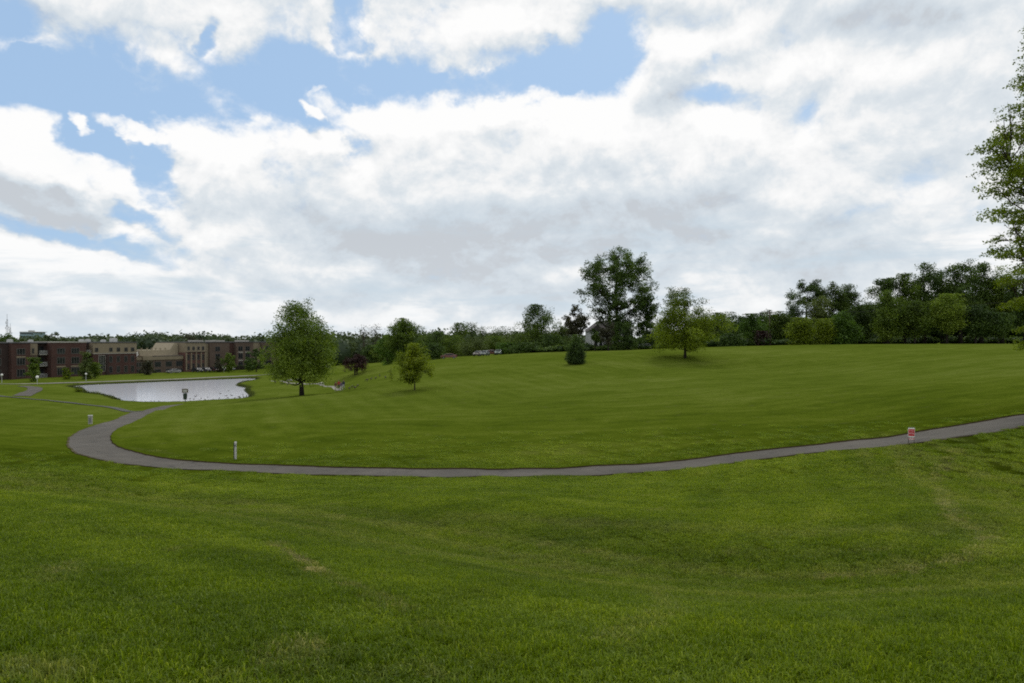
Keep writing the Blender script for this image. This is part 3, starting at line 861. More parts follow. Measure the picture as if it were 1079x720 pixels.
_seed = [100]
def tree(u, D, vtop, wpx, vcb, label, name='tree', cat='tree', group=None, gz=None, **kw):
    _seed[0] += 7
    p = at_depth(u, D)
    if gz is not None: p.z = gz
    zt = -(vtop-V0)/F*D
    Ht = zt - p.z; Rc = wpx/2/F*D
    cb = 0.15 if vcb is None else max(0.1, -(vcb-V0)/F*D - p.z)
    tm, cm = make_tree(_seed[0], Ht, Rc, cb, **kw)
    e = empty(name, (p.x, p.y, p.z-0.03), 0); tag(e, label, cat, group)
    link('trunk', tm, None, e); link('crown', cm, None, e)
    return e

# --- single trees on the grass
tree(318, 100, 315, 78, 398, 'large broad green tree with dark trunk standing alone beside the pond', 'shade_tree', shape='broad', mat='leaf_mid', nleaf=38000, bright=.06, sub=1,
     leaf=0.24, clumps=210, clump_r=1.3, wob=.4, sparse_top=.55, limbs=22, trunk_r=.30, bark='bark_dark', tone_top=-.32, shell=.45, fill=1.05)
tree(437, 82, 362, 32, 400, 'small lime green young tree with thin trunk out on the field', 'young_tree', shape='broad', bright=.12, mat='leaf_lime', nleaf=17000,
     leaf=0.17, clumps=120, clump_r=.58, limbs=14, trunk_r=.075, fill=1.2, tone_top=-.05, wob=.5)
tree(375, 149, 373, 25, 389, 'small dark purple-leaved tree on the slope above the walkers', 'plum_tree', shape='dome', mat='leaf_purple', nleaf=5000,
     leaf=0.24, clumps=50, clump_r=.7, limbs=10, trunk_r=.14, ntrunk=2, bark='bark_dark')
tree(425, 168, 336, 40, 383, 'tall rounded green tree behind the small lime green tree', 'shade_tree', shape='oval', mat='leaf_mid', nleaf=20000,
     leaf=0.32, clumps=140, clump_r=1.4, limbs=14, tone_top=-.1, shell=.5)
tree(408, 172, 353, 26, 384, 'lower bright green tree at the left foot of the tall rounded tree', 'tree', shape='round', mat='leaf_fresh', nleaf=5000, leaf=.34, clumps=40, clump_r=1.0)
tree(412, 118, 385, 8, 402, 'thin pale green sapling left of the small lime green tree', 'sapling', shape='oval', mat='leaf_lime', nleaf=350, leaf=.16, clumps=12, clump_r=.3, trunk_r=.03, limbs=5)
tree(607, 105, 353, 20, None, 'dense conical evergreen shrub on the field before the russet tree', 'conical_shrub', 'shrub', shape='bullet', bright=-.22, mat='leaf_dark', nleaf=22000,
     leaf=.14, clumps=160, clump_r=.42, shell=.5, limbs=6, trunk_r=.1, tone_top=.12, wob=.04, fill=1.3)
tree(607, 160, 321, 27, 352, 'russet grey-leaved tree rising behind the conical evergreen shrub', 'tree', shape='ovoid', mat='leaf_brown', nleaf=6500,
     leaf=.34, clumps=65, clump_r=.75, sparse_top=.3, limbs=16, tone_top=.1)
tree(650, 172, 262, 78, 345, 'tallest tree, large airy dark green crown in front of the white house', 'tall_tree', shape='oval', mat='leaf_dark', nleaf=38000,
     leaf=.36, clumps=210, clump_r=1.5, limbs=34, trunk_r=.55, bark='bark_dark', shell=.55, tone_top=.08, wob=.35, sub=2, fill=.9)
tree(682, 176, 306, 28, 366, 'dark narrow tree pressed against right side of the tallest tree', 'tree', shape='oval', mat='leaf_dark', nleaf=9000, leaf=.4, clumps=60, clump_r=1.1, bark='bark_dark')
tree(657, 166, 340, 40, None, 'dark rounded evergreen bush at the foot of the tallest tree', 'evergreen_bush', 'bush', shape='dome', mat='leaf_dark', nleaf=7000, leaf=.36, clumps=60, clump_r=1.0, tone_top=-.1)
tree(641, 160, 341, 17, 361, 'slim leaning tree with bare stem before the white house', 'tree', shape='oval', mat='leaf_brown', nleaf=2600, leaf=.3, clumps=26, clump_r=.7, bark='bark_dark', trunk_r=.16)
tree(627, 168, 344, 11, 358, 'dark loose tree screening left half of the white house', 'tree', shape='ovoid', mat='leaf_dark', nleaf=2200, leaf=.32, clumps=20, clump_r=.6, limbs=12, sub=1, bark='bark_dark')
tree(722, 110, 303, 66, 366, 'yellow-green spreading tree standing alone on the crest of the field', 'shade_tree', shape='broad', mat='leaf_oak', bright=-.04, nleaf=34000,
     leaf=.22, clumps=140, clump_r=1.2, sparse_top=.8, limbs=26, trunk_r=.2, bark='bark_dark', tone_top=-.34, sub=2, wob=.5)

# --- tree line, centre left, beyond the field
G1 = 'trees beyond the field, left of centre'
for u, D, vt, w, cb, mat, lab, kw in [
 (352,260,358,30,384,'leaf_far','dull green tree just right of the large pond-side tree',{}),
 (366,270,357,30,384,'leaf_farmid','olive tree behind the small purple tree',{}),
 (383,225,342,17,372,'leaf_brown','nearly bare tree with thin twigs, left one of the bare pair',dict(nleaf=420,sparse_top=0,limbs=24,sub=4,shape='vase')),
 (396,235,341,18,372,'leaf_brown','nearly bare tree with thin twigs, right one of the bare pair',dict(nleaf=420,limbs=24,sub=4,shape='vase')),
 (390,215,364,18,None,'leaf_dark','dark shrub beneath the pair of bare trees',{}),
 (403,215,361,22,None,'leaf_mid','green shrub right of the pair of bare trees',{}),
 (448,225,354,22,None,'leaf_mid','rounded tree right behind the small lime tree',{}),
 (462,220,351,24,None,'leaf_dark','dark green tree second right of the tall rounded tree',{}),
 (458,195,364,18,None,'leaf_dark','blue-green dark bush low beside the small lime tree top',dict(shape='dome')),
 (476,215,356,26,None,'leaf_mid','mid green tree above the parked red car',{}),
 (484,225,343,20,364,'leaf_mid','taller loose green tree left of the sparse pair on the skyline',dict(nleaf=3000,shape='vase',limbs=16)),
 (497,230,342,15,366,'leaf_dark','sparse open tree on skyline, tallest of the sparse pair',dict(nleaf=1500,limbs=22,sub=3,shape='vase')),
 (508,232,346,12,366,'leaf_dark','sparse thin tree on skyline, shorter of the sparse pair',dict(nleaf=700,limbs=18,sub=3,shape='vase')),
 (500,205,358,34,None,'leaf_farmid','low green tree behind the white parked car with green windscreen',dict(shape='dome')),
 (522,215,357,30,None,'leaf_mid','low rounded green tree behind the second white parked car',{}),
 (530,235,347,38,None,'leaf_farmid','broad domed olive tree between sparse pair and the flat-topped tree',dict(shape='dome',nleaf=8000)),
 (548,215,352,34,None,'leaf_farmid','brownish olive tree left of the flat-topped tree',dict(shape='dome')),
 (566,190,324,34,352,'leaf_dark','upright flat-topped dark tree standing above the middle tree line',dict(nleaf=7000,shape='dome',limbs=18,sub=1)),
 (566,186,345,46,None,'leaf_mid','green bush mass around the foot of the flat-topped tree',dict(shape='dome')),
 (590,200,343,24,None,'leaf_farmid','olive tree between flat-topped tree and russet tree',dict(shape='dome')),
 (582,182,356,34,None,'leaf_dark','low dark bush between flat-topped tree and conical shrub',dict(shape='dome')),
 (535,185,364,22,None,'leaf_fresh','small bright green bush on the crest right of the parked cars',dict(shape='dome')),
 (552,180,361,26,None,'leaf_dark','small dark bush on the crest left of the flat-topped tree',dict(shape='dome')),
 ]:
    a = dict(shape='round', nleaf=6500, leaf=.36, clumps=60, clump_r=max(1.2, w/2/F*D*.32), fill=1.2); a.update(kw); a['mat'] = mat
    vt -= 2.5 if D > 180 and 'bare' not in lab else 0; w *= 1.12
    tree(u, D, vt, w, cb, lab, group=G1, name='bush' if 'bush' in lab or 'shrub' in lab else 'tree', cat='bush' if 'bush' in lab or 'shrub' in lab else 'tree', **a)

# --- tree line, right
G2 = 'trees along the right side of the field'
for u, D, vt, w, cb, mat, lab, kw in [
 (700,180,344,34,None,'leaf_mid','green tree behind left half of the yellow-green spreading tree',{}),
 (738,175,338,34,None,'leaf_mid','green tree behind right half of the yellow-green spreading tree',{}),
 (757,170,330,30,None,'leaf_dark','dark tree right behind the yellow-green spreading tree',{}),
 (775,180,329,30,None,'leaf_dark','dark rounded tree left of the bright rounded tree',{}),
 (792,166,331,30,None,'leaf_fresh','bright green rounded tree left of the purple-red shrub',dict(nleaf=7000)),
 (770,158,352,20,None,'leaf_dark','low dark bush at left end of the right tree line',dict(shape='dome')),
 (803,160,349,12,None,'leaf_purple','purple-red shrub in the tree line beside the utility pole',dict(nleaf=1800)),
 (808,190,326,30,None,'leaf_dark','dark tree behind the utility pole',{}),
 (823,168,328,28,None,'leaf_mid','green tree just right of the utility pole',dict(nleaf=6000)),
 (850,176,296,46,322,'leaf_dark','open wind-swept dark tree with flat top above the right tree line',dict(nleaf=5200,clumps=40,limbs=26,sub=2,shape='dome',clump_r=1.0)),
 (836,172,318,24,None,'leaf_dark','dark tree below the wind-swept flat top',{}),
 (878,172,297,30,None,'leaf_mid','tall domed green tree, left of twin domes on skyline',dict(nleaf=9000,sparse_top=.2)),
 (894,174,300,28,None,'leaf_dark','tall domed dark tree, right of twin domes on skyline',dict(nleaf=9000,sparse_top=.2)),
 (862,168,312,26,None,'leaf_farmid','olive tree in front of the left twin dome',{}),
 (844,156,335,24,None,'leaf_oak','small round yellow-green tree in the front row',dict(nleaf=6000,leaf=.32,shape='round')),
 (868,156,336,20,None,'leaf_oak','smaller yellow-green tree right of the round one in the front row',dict(nleaf=4500,leaf=.32)),
 (889,156,327,28,None,'leaf_fresh','bright green pointed tree in front of the twin domes',dict(nleaf=8000,shape='ovoid',leaf=.34)),
 (905,164,322,24,None,'leaf_dark','dark tree filling the dip between twin domes and tall wood',{}),
 (918,168,318,26,None,'leaf_dark','dark tree left of the tall pine top',{}),
 (932,158,294,26,330,'leaf_dark','dark pine-like tree with ragged top at left end of the tall wood',dict(nleaf=4500,clumps=30,limbs=20,sub=1,shape='vase')),
 (936,152,306,30,356,'leaf_mid','broad green tree below the ragged pine-like top',dict(nleaf=8000,shape='ovoid')),
 (953,156,289,32,352,'leaf_mid','green tree second from left in the tall wood',dict(nleaf=9000,shape='ovoid')),
 (974,158,277,34,350,'leaf_dark','tall dark tree, first high peak of the tall wood',dict(nleaf=10000,sparse_top=.3,sub=1)),
 (964,150,318,30,353,'leaf_mid','lower green tree before the first high peak of the wood',dict(nleaf=6500)),
 (993,160,283,26,350,'leaf_dark','slimmer dark tree between the two high peaks of the wood',dict(nleaf=7000,sparse_top=.3)),
 (1012,156,275,40,346,'leaf_dark','broad tall dark tree, second high peak of the wood',dict(nleaf=12000,sparse_top=.4,limbs=22,sub=1)),
 (998,148,310,30,350,'leaf_mid','mid green tree in front of the second high peak of wood',dict(nleaf=7000)),
 (1034,158,277,34,346,'leaf_dark','tall dark tree beside the branches of the near oak',dict(nleaf=10000,sparse_top=.4,limbs=20,sub=1)),
 (1028,146,322,32,350,'leaf_dark','dark lower tree right of the wood middle',dict(nleaf=6500)),
 (1056,156,280,36,348,'leaf_mid','tall tree behind the lower left branches of the near oak',dict(nleaf=9000,sparse_top=.3)),
 (1052,144,330,32,352,'leaf_dark','dark lower tree at the right end of the wood',dict(nleaf=6500)),
 (1080,150,288,40,348,'leaf_dark','dark tree behind the near oak at the picture edge',dict(nleaf=9000)),
 (1108,150,280,44,348,'leaf_mid','tall tree hidden behind the near oak',dict(nleaf=6000)),
 ]:
    a = dict(shape='round', nleaf=6000, leaf=.33, clumps=90, clump_r=max(1.2, w/2/F*D*.30), limbs=10, bark='bark_dark', shell=.5, fill=1.25); a.update(kw); a['mat'] = mat; a['nleaf'] = int(a['nleaf']*1.5); a.setdefault('wob', .4); a.setdefault('bright', .42*(((u*7919) % 97)/97-.5) + (.10 if D < 161 and mat in ('leaf_oak', 'leaf_fresh', 'leaf_mid') else 0)); a['sparse_top'] = a.get('sparse_top', 0)*.6
    tree(u, D, vt, w, cb, lab, group=G2, name='bush' if ('bush' in lab or 'shrub' in lab) else 'tree', cat='bush' if ('bush' in lab or 'shrub' in lab) else 'tree', **a)

# --- near oak at the right edge
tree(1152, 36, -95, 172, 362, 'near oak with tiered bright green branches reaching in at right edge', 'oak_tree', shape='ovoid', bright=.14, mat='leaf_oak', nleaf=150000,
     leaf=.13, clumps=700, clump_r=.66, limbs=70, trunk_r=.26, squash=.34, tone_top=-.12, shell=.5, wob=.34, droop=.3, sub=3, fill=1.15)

# --- trees around the buildings
def btree(u, D, vt, w, cb, lab, **kw):
    a = dict(shape='round', nleaf=2600, leaf=.42, clumps=34, clump_r=.8, gz=-10.9); a.update(kw)
    tree(u, D, vt, w, cb, lab, group='trees around the brick buildings', name='tree', cat='tree', **a)
btree(35, 176, 377, 13, None, 'dark green tree against the tan bay of the brick block', mat='leaf_mid', shape='ovoid')
btree(70, 186, 387, 9, None, 'small yellowish bush between the two window columns of the brick block', mat='leaf_oak', nleaf=900, clump_r=.5)
btree(91, 186, 370, 12, None, 'tall slim olive tree before the balconies of the brick block', mat='leaf_farmid', shape='oval')
btree(100, 190, 382, 12, None, 'lower green tree right of the tall slim olive tree', mat='leaf_mid', nleaf=1500)
btree(155, 210, 380, 13, None, 'dark brownish tree in front of the low tan building', mat='leaf_brown', nleaf=1600)
btree(241, 232, 372, 13, None, 'green tree in front of right brick wing', mat='leaf_mid', shape='ovoid')
btree(231, 235, 376, 9, None, 'thin dull tree left of the green one by right brick wing', mat='leaf_brown', nleaf=900)
btree(270, 235, 366, 22, None, 'dark tree at the right end of the brick wing', mat='leaf_dark', nleaf=3500)
btree(262, 240, 377, 10, None, 'small dark shrub before the right windows of the brick wing', mat='leaf_dark', nleaf=900)
btree(200, 300, 352, 15, 366, 'twiggy tree sticking up above the roof between the buildings', mat='leaf_brown', nleaf=900, shape='vase', limbs=16, sub=2)
btree(210, 300, 356, 10, 368, 'small twiggy tree right above the same roof', mat='leaf_brown', nleaf=700, shape='vase', limbs=12, sub=2)
btree(58, 300, 349, 26, None, 'tree crown showing over the roof near the pale office block', mat='leaf_far', nleaf=3500, clump_r=1.6, leaf=.7)
btree(6, 290, 350, 24, None, 'dark tree crown behind the roof under the radio masts', mat='leaf_dark', nleaf=3000, clump_r=1.8, leaf=.7)

# ------------------------------------------------------------------ distant woods: one mass nobody could count
def wood(name, label, spots, mat, leaf, nper, r):
    cos = []; tn = []
    mb = MB()
    for (x, y, z, h, rad) in spots:
        n = nper
        g = r.normal(size=(n, 3)); g /= np.linalg.norm(g, axis=1)[:, None]; g[:, 2] = np.abs(g[:, 2])*1.0 - .25*(r.rand(n) < .3)
        lum = 1 + .22*np.sin(g[:, 0]*5+x)*np.sin(g[:, 1]*5+y)+.10*r.randn(n)
        c = np.column_stack([x+g[:, 0]*rad*lum, y+g[:, 1]*rad*lum, z+h*.45+g[:, 2]*h*.55*lum])
        c[:, 2] = np.maximum(c[:, 2], z+.3)
        cos.append(leaf_quads(c, leaf*(.6+.8*r.rand(n)), r, up=.6, aspect=.8)); tn.append(np.repeat(np.clip(.5+.45*(r.rand()-.5)+.25*(r.rand(n)-.5), 0, 1), 4))
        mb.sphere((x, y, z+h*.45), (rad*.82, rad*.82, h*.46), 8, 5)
    co = np.vstack(cos); t = np.concatenate(tn)
    base = len(co); nv = len(mb.v)
    loops = np.concatenate([np.arange(base), base + np.array(mb.f).ravel()])
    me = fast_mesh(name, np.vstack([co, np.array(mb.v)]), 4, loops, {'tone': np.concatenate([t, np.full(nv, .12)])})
    o = link(name, me, M[mat]); tag(o, label, 'wood', kind='stuff')
r = np.random.RandomState(5)
sp = []
for i in range(520):
    u = r.uniform(-260, 345); D = r.uniform(430, 640); x = (u-U0)/F*D; z = h1(x, D)
    vt = 354.5 + 1.8*math.sin(u*.021+.6) + 1.3*math.sin(u*.11) + r.uniform(-.6, 3.0)
    if 215 < u < 290: vt += 1.0
    h = -(vt-V0)/F*D - z; sp.append((x, D, z, max(h, 5), r.uniform(4.5, 8)))
wood('far_wood', 'long dark wooded ridge behind the brick buildings', sp, 'leaf_far', 1.9, 110, r)
sp = []
for i in range(240):
    u = r.uniform(330, 760); D = r.uniform(245, 380); x = (u-U0)/F*D; z = h1(x, D)
    vt = 352.0 + 2*math.sin(u*.05) + r.uniform(-1, 5) + (4 if u > 600 else (-2 if u > 480 else 0))
    sp.append((x, D, z, max(-(vt-V0)/F*D - z, 4), r.uniform(3.5, 6)))
wood('far_wood', 'dull green wood behind the middle tree line', sp, 'leaf_far', 1.2, 130, r)
sp = []
for i in range(220):
    u = r.uniform(742, 1400); D = r.uniform(172, 215) + max(0, 900-u)*.08; x = (u-U0)/F*D; z = h1(x, D)
    base = np.interp(u, [742,800,900,930,960,1000,1400], [342,338,330,322,312,306,300])
    vt = base + r.uniform(0, 14)
    sp.append((x, D, z, max(-(vt-V0)/F*D - z, 4), r.uniform(3, 5)))
wood('far_wood', 'dark wood filling the gaps behind the right tree line', sp, 'leaf_dark', .85, 190, r)
# undergrowth along the right field edge
sp = []
for i in range(150):
    u = r.uniform(745, 1300); D = r.uniform(158, 172); x = (u-U0)/F*D; z = h1(x, D)
    sp.append((x, D, z, r.uniform(1.0, 2.8 if u < 930 else 2.0), r.uniform(1.0, 2.2)))
for i in range(60):
    u = r.uniform(556, 720); D = r.uniform(172, 182); x = (u-U0)/F*D; z = h1(x, D)
    sp.append((x, D, z, r.uniform(.9, 1.9), r.uniform(1.0, 2.0)))
wood('undergrowth', 'dark undergrowth along the far edge of the field', sp, 'leaf_dark', .42, 130, r)

# ------------------------------------------------------------------ reeds on the pond margin
def reeds():
    r = np.random.RandomState(11)
    P_ = []; hh = []
    seg = len(PONDS)
    for i in range(seg):
        a = PONDS[i]; b = PONDS[(i+1) % seg]; L = np.linalg.norm(b-a)
        m = (a+b)/2; u = U0 + F*m[0]/m[1]; v = V0 - F*WATER_Z/m[1]
        if v > 409.5 and u < 128: dens, ht, wd = 22, .45, 1.9
        elif u > 246 and v > 402.5: dens, ht, wd = 12, .35, 1.3
        elif v > 415: dens, ht, wd = 8, .28, .7
        else: dens, ht, wd = 7, .35, .9
        n = int(L*dens*wd*.8)
        t = r.rand(n)[:, None]; nrm = np.array([b[1]-a[1], -(b[0]-a[0])]); nrm = nrm/np.linalg.norm(nrm)
        q = a+(b-a)*t
        test = sdist_poly(np.array([m[0]+nrm[0]]), np.array([m[1]+nrm[1]]), PONDS)[0]
        if test < 0: nrm = -nrm
        q = q + nrm*(r.rand(n)[:, None]**1.3*wd-.4)
        P_.append(q); hh.append(ht*(.5+.8*r.rand(n))*(.7+.5*np.sin(q[:, 0]*.7)*np.sin(q[:, 1]*.5)))
    q = np.vstack(P_); h = np.concatenate(hh); n = len(q)
    z = H(q[:, 0], q[:, 1])
    w = .03+.03*r.rand(n); az = r.rand(n)*6.28; la = r.rand(n)*6.28; ln = .35*r.rand(n)*h
    dx, dy = np.cos(az)*w, np.sin(az)*w
    b0 = np.column_stack([q[:, 0]-dx, q[:, 1]-dy, z-.05]); b1 = np.column_stack([q[:, 0]+dx, q[:, 1]+dy, z-.05])
    t1 = np.column_stack([q[:, 0]+dx*.4+np.cos(la)*ln, q[:, 1]+dy*.4+np.sin(la)*ln, z+h]); t0 = t1.copy(); t0[:, :2] -= np.column_stack([dx, dy])*.8
    co = np.stack([b0, b1, t1, t0], 1).reshape(-1, 3)
    me = fast_mesh('reeds', co, 4, np.arange(4*n), {'tone': np.repeat(np.clip(.45+.5*(r.rand(n)-.5)+.2*np.sin(q[:, 0]*.9), 0, 1), 4)})
    tag(link('reeds', me, M['reed']), 'rough reeds and rushes fringing the pond bank', 'reeds', kind='stuff')
reeds()
tree(83, 139, 409.5, 9, None, 'low yellow-green bush on the left tip of the pond bank', 'bush', 'bush', shape='dome', mat='leaf_lime', nleaf=700, leaf=.18, clumps=14, clump_r=.3, trunk_r=.03)

# ------------------------------------------------------------------ brick buildings by the pond
A0 = np.array([-139.0, 185.0]); B0 = np.array([-96.0, 260.0]); EV = (B0-A0)/np.linalg.norm(B0-A0)
ROT = math.atan2(EV[1], EV[0])
def s_of(u):
    k = (u-U0)/F; return (k*A0[1]-A0[0])/(EV[0]-k*EV[1])
GZB = -10.95
class Bld:
    def __init__(b, name, label, cat, u0):
        b.s0 = s_of(u0); p = A0 + EV*b.s0
        b.e = empty(name, (p[0], p[1], GZB), ROT); tag(b.e, label, cat)
    def X(b, u): return s_of(u) - b.s0
    def box(b, name, mat, u0, u1, d0, d1, z0, z1, parent=None):
        return MB().box(b.X(u0), b.X(u1), d0, d1, z0, z1).build(name, M[mat], parent or b.e)
    def window(b, u0, u1, z0, z1, d, frame='frame', mull=1, name='window'):
        x0, x1 = b.X(u0), b.X(u1); t = .09; m = MB()
        m.box(x0, x1, d-.06, d+.05, z0, z0+t).box(x0, x1, d-.06, d+.05, z1-t, z1)
        m.box(x0, x0+t, d-.06, d+.05, z0+t, z1-t).box(x1-t, x1, d-.06, d+.05, z0+t, z1-t)
        for k in range(mull):
            c = x0+(x1-x0)*(k+1)/(mull+1); m.box(c-.035, c+.035, d-.05, d+.04, z0+t, z1-t)
        f = m.build(name, M[frame], b.e)
        MB().box(x0+t, x1-t, d-.02, d+.03, z0+t+.002, z1-t-.002).build('pane', M['glass'], f)
    def balcony(b, u0, u1, z, d, mat='white_dull'):
        x0, x1 = b.X(u0), b.X(u1); m = MB()
        m.box(x0, x1, d-1.4, d-.01, z-.18, z)
        o = m.build('balcony', M['concrete'], b.e)
        q = MB(); q.box(x0, x1, d-1.42, d-1.36, z+.98, z+1.05); n = max(5, int((x1-x0)/.16))
        for k in range(n+1):
            xx = x0+(x1-x0-.04)*k/n; q.box(xx, xx+.05, d-1.41, d-1.37, z+.003, z+.978)
        q.build('railing', M[mat], o)
        MB().box(x0+.35, x1-.35, d-.06, d+.04, z+.05, z+2.25).build('balcony_door', M['glass'], b.e)
    def unit(b, u0, u1, d, z, h=.8, mat='white'):
        x0, x1 = b.X(u0), b.X(u1)
        m = MB(); m.box(x0, x1, d, d+1.6, z+.12, z+h).box(x0+.1, x1-.1, d+.1, d+1.5, z-.02, z+.118)
        m.box(x0+.15, x1-.15, d+.3, d+1.3, z+h+.002, z+h+.12)
        m.build('rooftop_unit', M[mat], b.e, bevel=.03)
M['frame'] = simple_mat('window_frame_grey', (.11,.10,.095), .6, var=.1)
ROWS = [(0.7, 2.8), (3.9, 5.9), (6.8, 8.5)]
b = Bld('apartment_block', 'three storey dark red brick block with tan bays at left of pond', 'building', -70)
b.box('wall', 'brick_dark', -70, 9, 0.0, 16, 0, 9.9)  # shading on this side put into darker brick
b.box('wall', 'brick', 9.02, 29, -1.5, 16, 0, 9.95)
b.box('wall', 'brick_tan', 29.02, 41, .8, 16, 0, 6.55)
b.box('bay_wall', 'stucco', 29.02, 41, .75, 16, 6.56, 9.9)
b.box('wall', 'brick_dark', 41.02, 51, 1.6, 16, 0, 9.8)
b.box('wall', 'brick', 51.02, 88, -1.5, 16, 0, 10.05)
b.box('wall', 'brick_dark', 88.02, 96, 1.2, 16, 0, 9.8)
b.box('wall', 'brick', 96.02, 142, -.9, 16, 0, 6.7)
b.box('bay_wall', 'stucco', 96.02, 142.1, -.95, 16, 6.703, 9.95)
for a0, a1, d, z in ((-70.2,9,-.2,9.91),(8.9,29.1,-1.7,9.96),(29.1,50.9,.6,9.91),(50.9,88.1,-1.7,10.06),(88.15,95.9,1.0,9.85),(95.9,142.3,-1.15,9.96)):
    b.box('cornice', 'roof_dark' if z < 10.0 else 'concrete', a0, a1, d, 16.1, z, z+.28)
for u0 in (-40, -22, -6):
    for z0, z1 in ROWS: b.window(u0, u0+7, z0, z1, -.02)
for z0, z1 in ROWS: b.window(14.5, 23.5, z0, z1, -1.52, mull=2)
b.box('spandrel', 'stucco', 14.2, 23.8, -1.62, -1.505, 6.0, 6.35)
for u0 in (31, 35):
    b.window(u0, u0+2.4, 7.0, 8.5, .72); b.window(u0, u0+2.4, 3.9, 5.7, .78)
for z in (.2, 3.5, 6.75): b.balcony(42, 50.3, z, 1.6)
for u0 in (57, 72):
    for z0, z1 in ROWS: b.window(u0, u0+8.5, z0, z1, -1.52, mull=2)
    b.box('spandrel', 'stucco', u0-.6, u0+9, -1.62, -1.505, 3.0, 3.35)
for z in (.2, 3.5, 6.75): b.balcony(88.6, 95.4, z, 1.2)
b.window(102, 109, 1.2, 6.2, -.92, frame='concrete', mull=2)
for u0 in (98, 113, 121, 129, 136):
    if u0 > 110:
        for z0, z1 in ROWS[:2]: b.window(u0, u0+3.6, z0, z1, -.92)
    b.window(u0, u0+3.6, 7.2, 8.5, -.97)
b.box('band', 'concrete', 96, 142.15, -1.02, -.952, 6.6, 6.78)
b.box('pilaster', 'brick_dark', 109.6, 111.4, -1.3, -.903, 0, 6.58)
for u0, u1, h in ((14,18,.9),(36.5,39.5,.8),(90,93.5,.9),(97,100,1.0),(113,116,.8),(122.5,128,1.25)):
    b.unit(u0, u1, 2.2, 10.05, h, 'white_dull')

b = Bld('low_building', 'low tan building with cream parapet between the two brick blocks', 'building', 142)
b.box('wall', 'brick_tan', 142.3, 150.5, .6, 14, 0, 4.35)
b.box('cornice', 'stucco', 142.3, 150.6, .4, 14, 4.352, 5.2)
b.box('wall', 'brick_tan', 150.52, 192.5, 0, 14, 0, 4.3)
b.box('cornice', 'stucco', 150.4, 192.7, -.25, 14, 4.302, 5.7)
b.box('upper_wall', 'stucco_pale', 152, 184, 2.6, 13.5, 5.702, 7.5)
b.box('band', 'shingle', 160, 192.6, -.33, -.252, 5.45, 5.68)
m = MB(); x0, x1, x2 = b.X(184.02), b.X(188.5), b.X(192.6)
m.add([(x0,2.6,5.702),(x2,2.6,5.702),(x2,2.6,9.8),(x1,2.6,9.8),(x0,2.6,7.5),(x0,13,5.702),(x2,13,5.702),(x2,13,9.8),(x1,13,9.8),(x0,13,7.5)],
      [(0,1,2,3,4),(9,8,7,6,5),(0,5,6,1),(1,6,7,2),(2,7,8,3),(3,8,9,4),(4,9,5,0)])
m.build('sloped_parapet', M['stucco_pale'], b.e)
for u0 in (155, 161, 166, 170, 175, 180): 
    x = b.X(u0); MB().tube([(x,3.1,7.502),(x,3.1,8.05)], .22, 8).tube([(x,3.1,8.06),(x,3.1,8.2)], .36, 8).build('roof_vent', M['stucco_pale'], b.e)
for u0 in (136.5+7.5, 147):
    b.window(u0, u0+3, 2.2, 3.6, .58); b.window(u0, u0+3, .5, 1.5, .58)
for u0 in (163, 174.5, 185.5):
    b.window(u0, u0+6.5, 2.0, 3.7, -.02, mull=2, frame='roof_dark'); b.window(u0, u0+6.5, .3, 1.2, -.02, mull=2, frame='roof_dark')
for u0 in (152.5, 157.5): b.window(u0, u0+3, 2.2, 3.6, -.02)
for u0, u1, h in ((143,145,1.0),(146,149.5,1.3),(149.8,151.5,1.7)): b.unit(u0, u1, 3.0, 5.22, h, 'white' if u0 > 144 else 'white_dull')

b = Bld('apartment_block', 'brick wing with rose brick bays and tan top storey, right of low building', 'building', 193)
b.box('wall', 'brick_red', 193.2, 214, -1.2, 15, 0, 6.6)
b.box('bay_wall', 'stucco', 193.2, 214.1, -1.25, 15, 6.602, 9.9)
b.box('wall', 'stucco', 214.12, 219, -.2, 15, 0, 9.6)
b.box('wall', 'brick_tan', 219.02, 240, -.9, 15, 0, 9.95)
b.box('wall', 'brick', 240.02, 247, .4, 15, 0, 9.8)
b.box('wall', 'brick_tan', 247.02, 265, -1.0, 15, 0, 9.95)
b.box('wall', 'stucco', 265.02, 275, .6, 15, 0, 9.9)
b.box('wall', 'brick_tan', 275.02, 292, -.8, 15, 0, 9.9)
for u0 in (193.2, 198.4, 203.6, 208.8, 213.1): b.box('pilaster', 'stucco', u0, u0+1.0, -1.5, -1.203, .4, 6.55)
b.box('band', 'brick_dark', 193.2, 214.1, -1.55, -1.256, 6.56, 6.75)
for u0 in (195, 200.2, 205.4, 210.2):
    b.window(u0, u0+2.4, 7.3, 8.6, -1.27)
    for z0, z1 in ROWS[:2]: b.window(u0, u0+2.4, z0, z1, -1.22)
for u0 in (225,): 
    for z0, z1 in ROWS: b.window(u0, u0+5, z0, z1, -.92)
for u0 in (249, 256.5):
    for z0, z1 in ROWS: b.window(u0, u0+4.8, z0, z1, -1.02)
    for z in (3.2, 6.15): b.box('spandrel', 'concrete', u0-.2, u0+5, -1.12, -1.003, z, z+.3)
for z0, z1 in ROWS: b.window(278, 284, z0, z1, -.82)
for a0, a1, d, z in ((193,214.3,-1.5,9.902),(214.35,218.9,-.4,9.602),(218.8,240.1,-1.1,9.952),(240.2,246.8,.2,9.802),(246.85,265.1,-1.2,9.952),(265.15,274.9,.4,9.902),(274.95,292.2,-1,9.902)):
    b.box('cornice', 'roof_dark', a0, a1, d, 15.1, z, z+.26)
for u0, u1 in ((215,220),(233,242.5),(264,268)): b.box('roof_parapet', 'concrete', u0, u1, 3, 9, 10.22, 10.75)

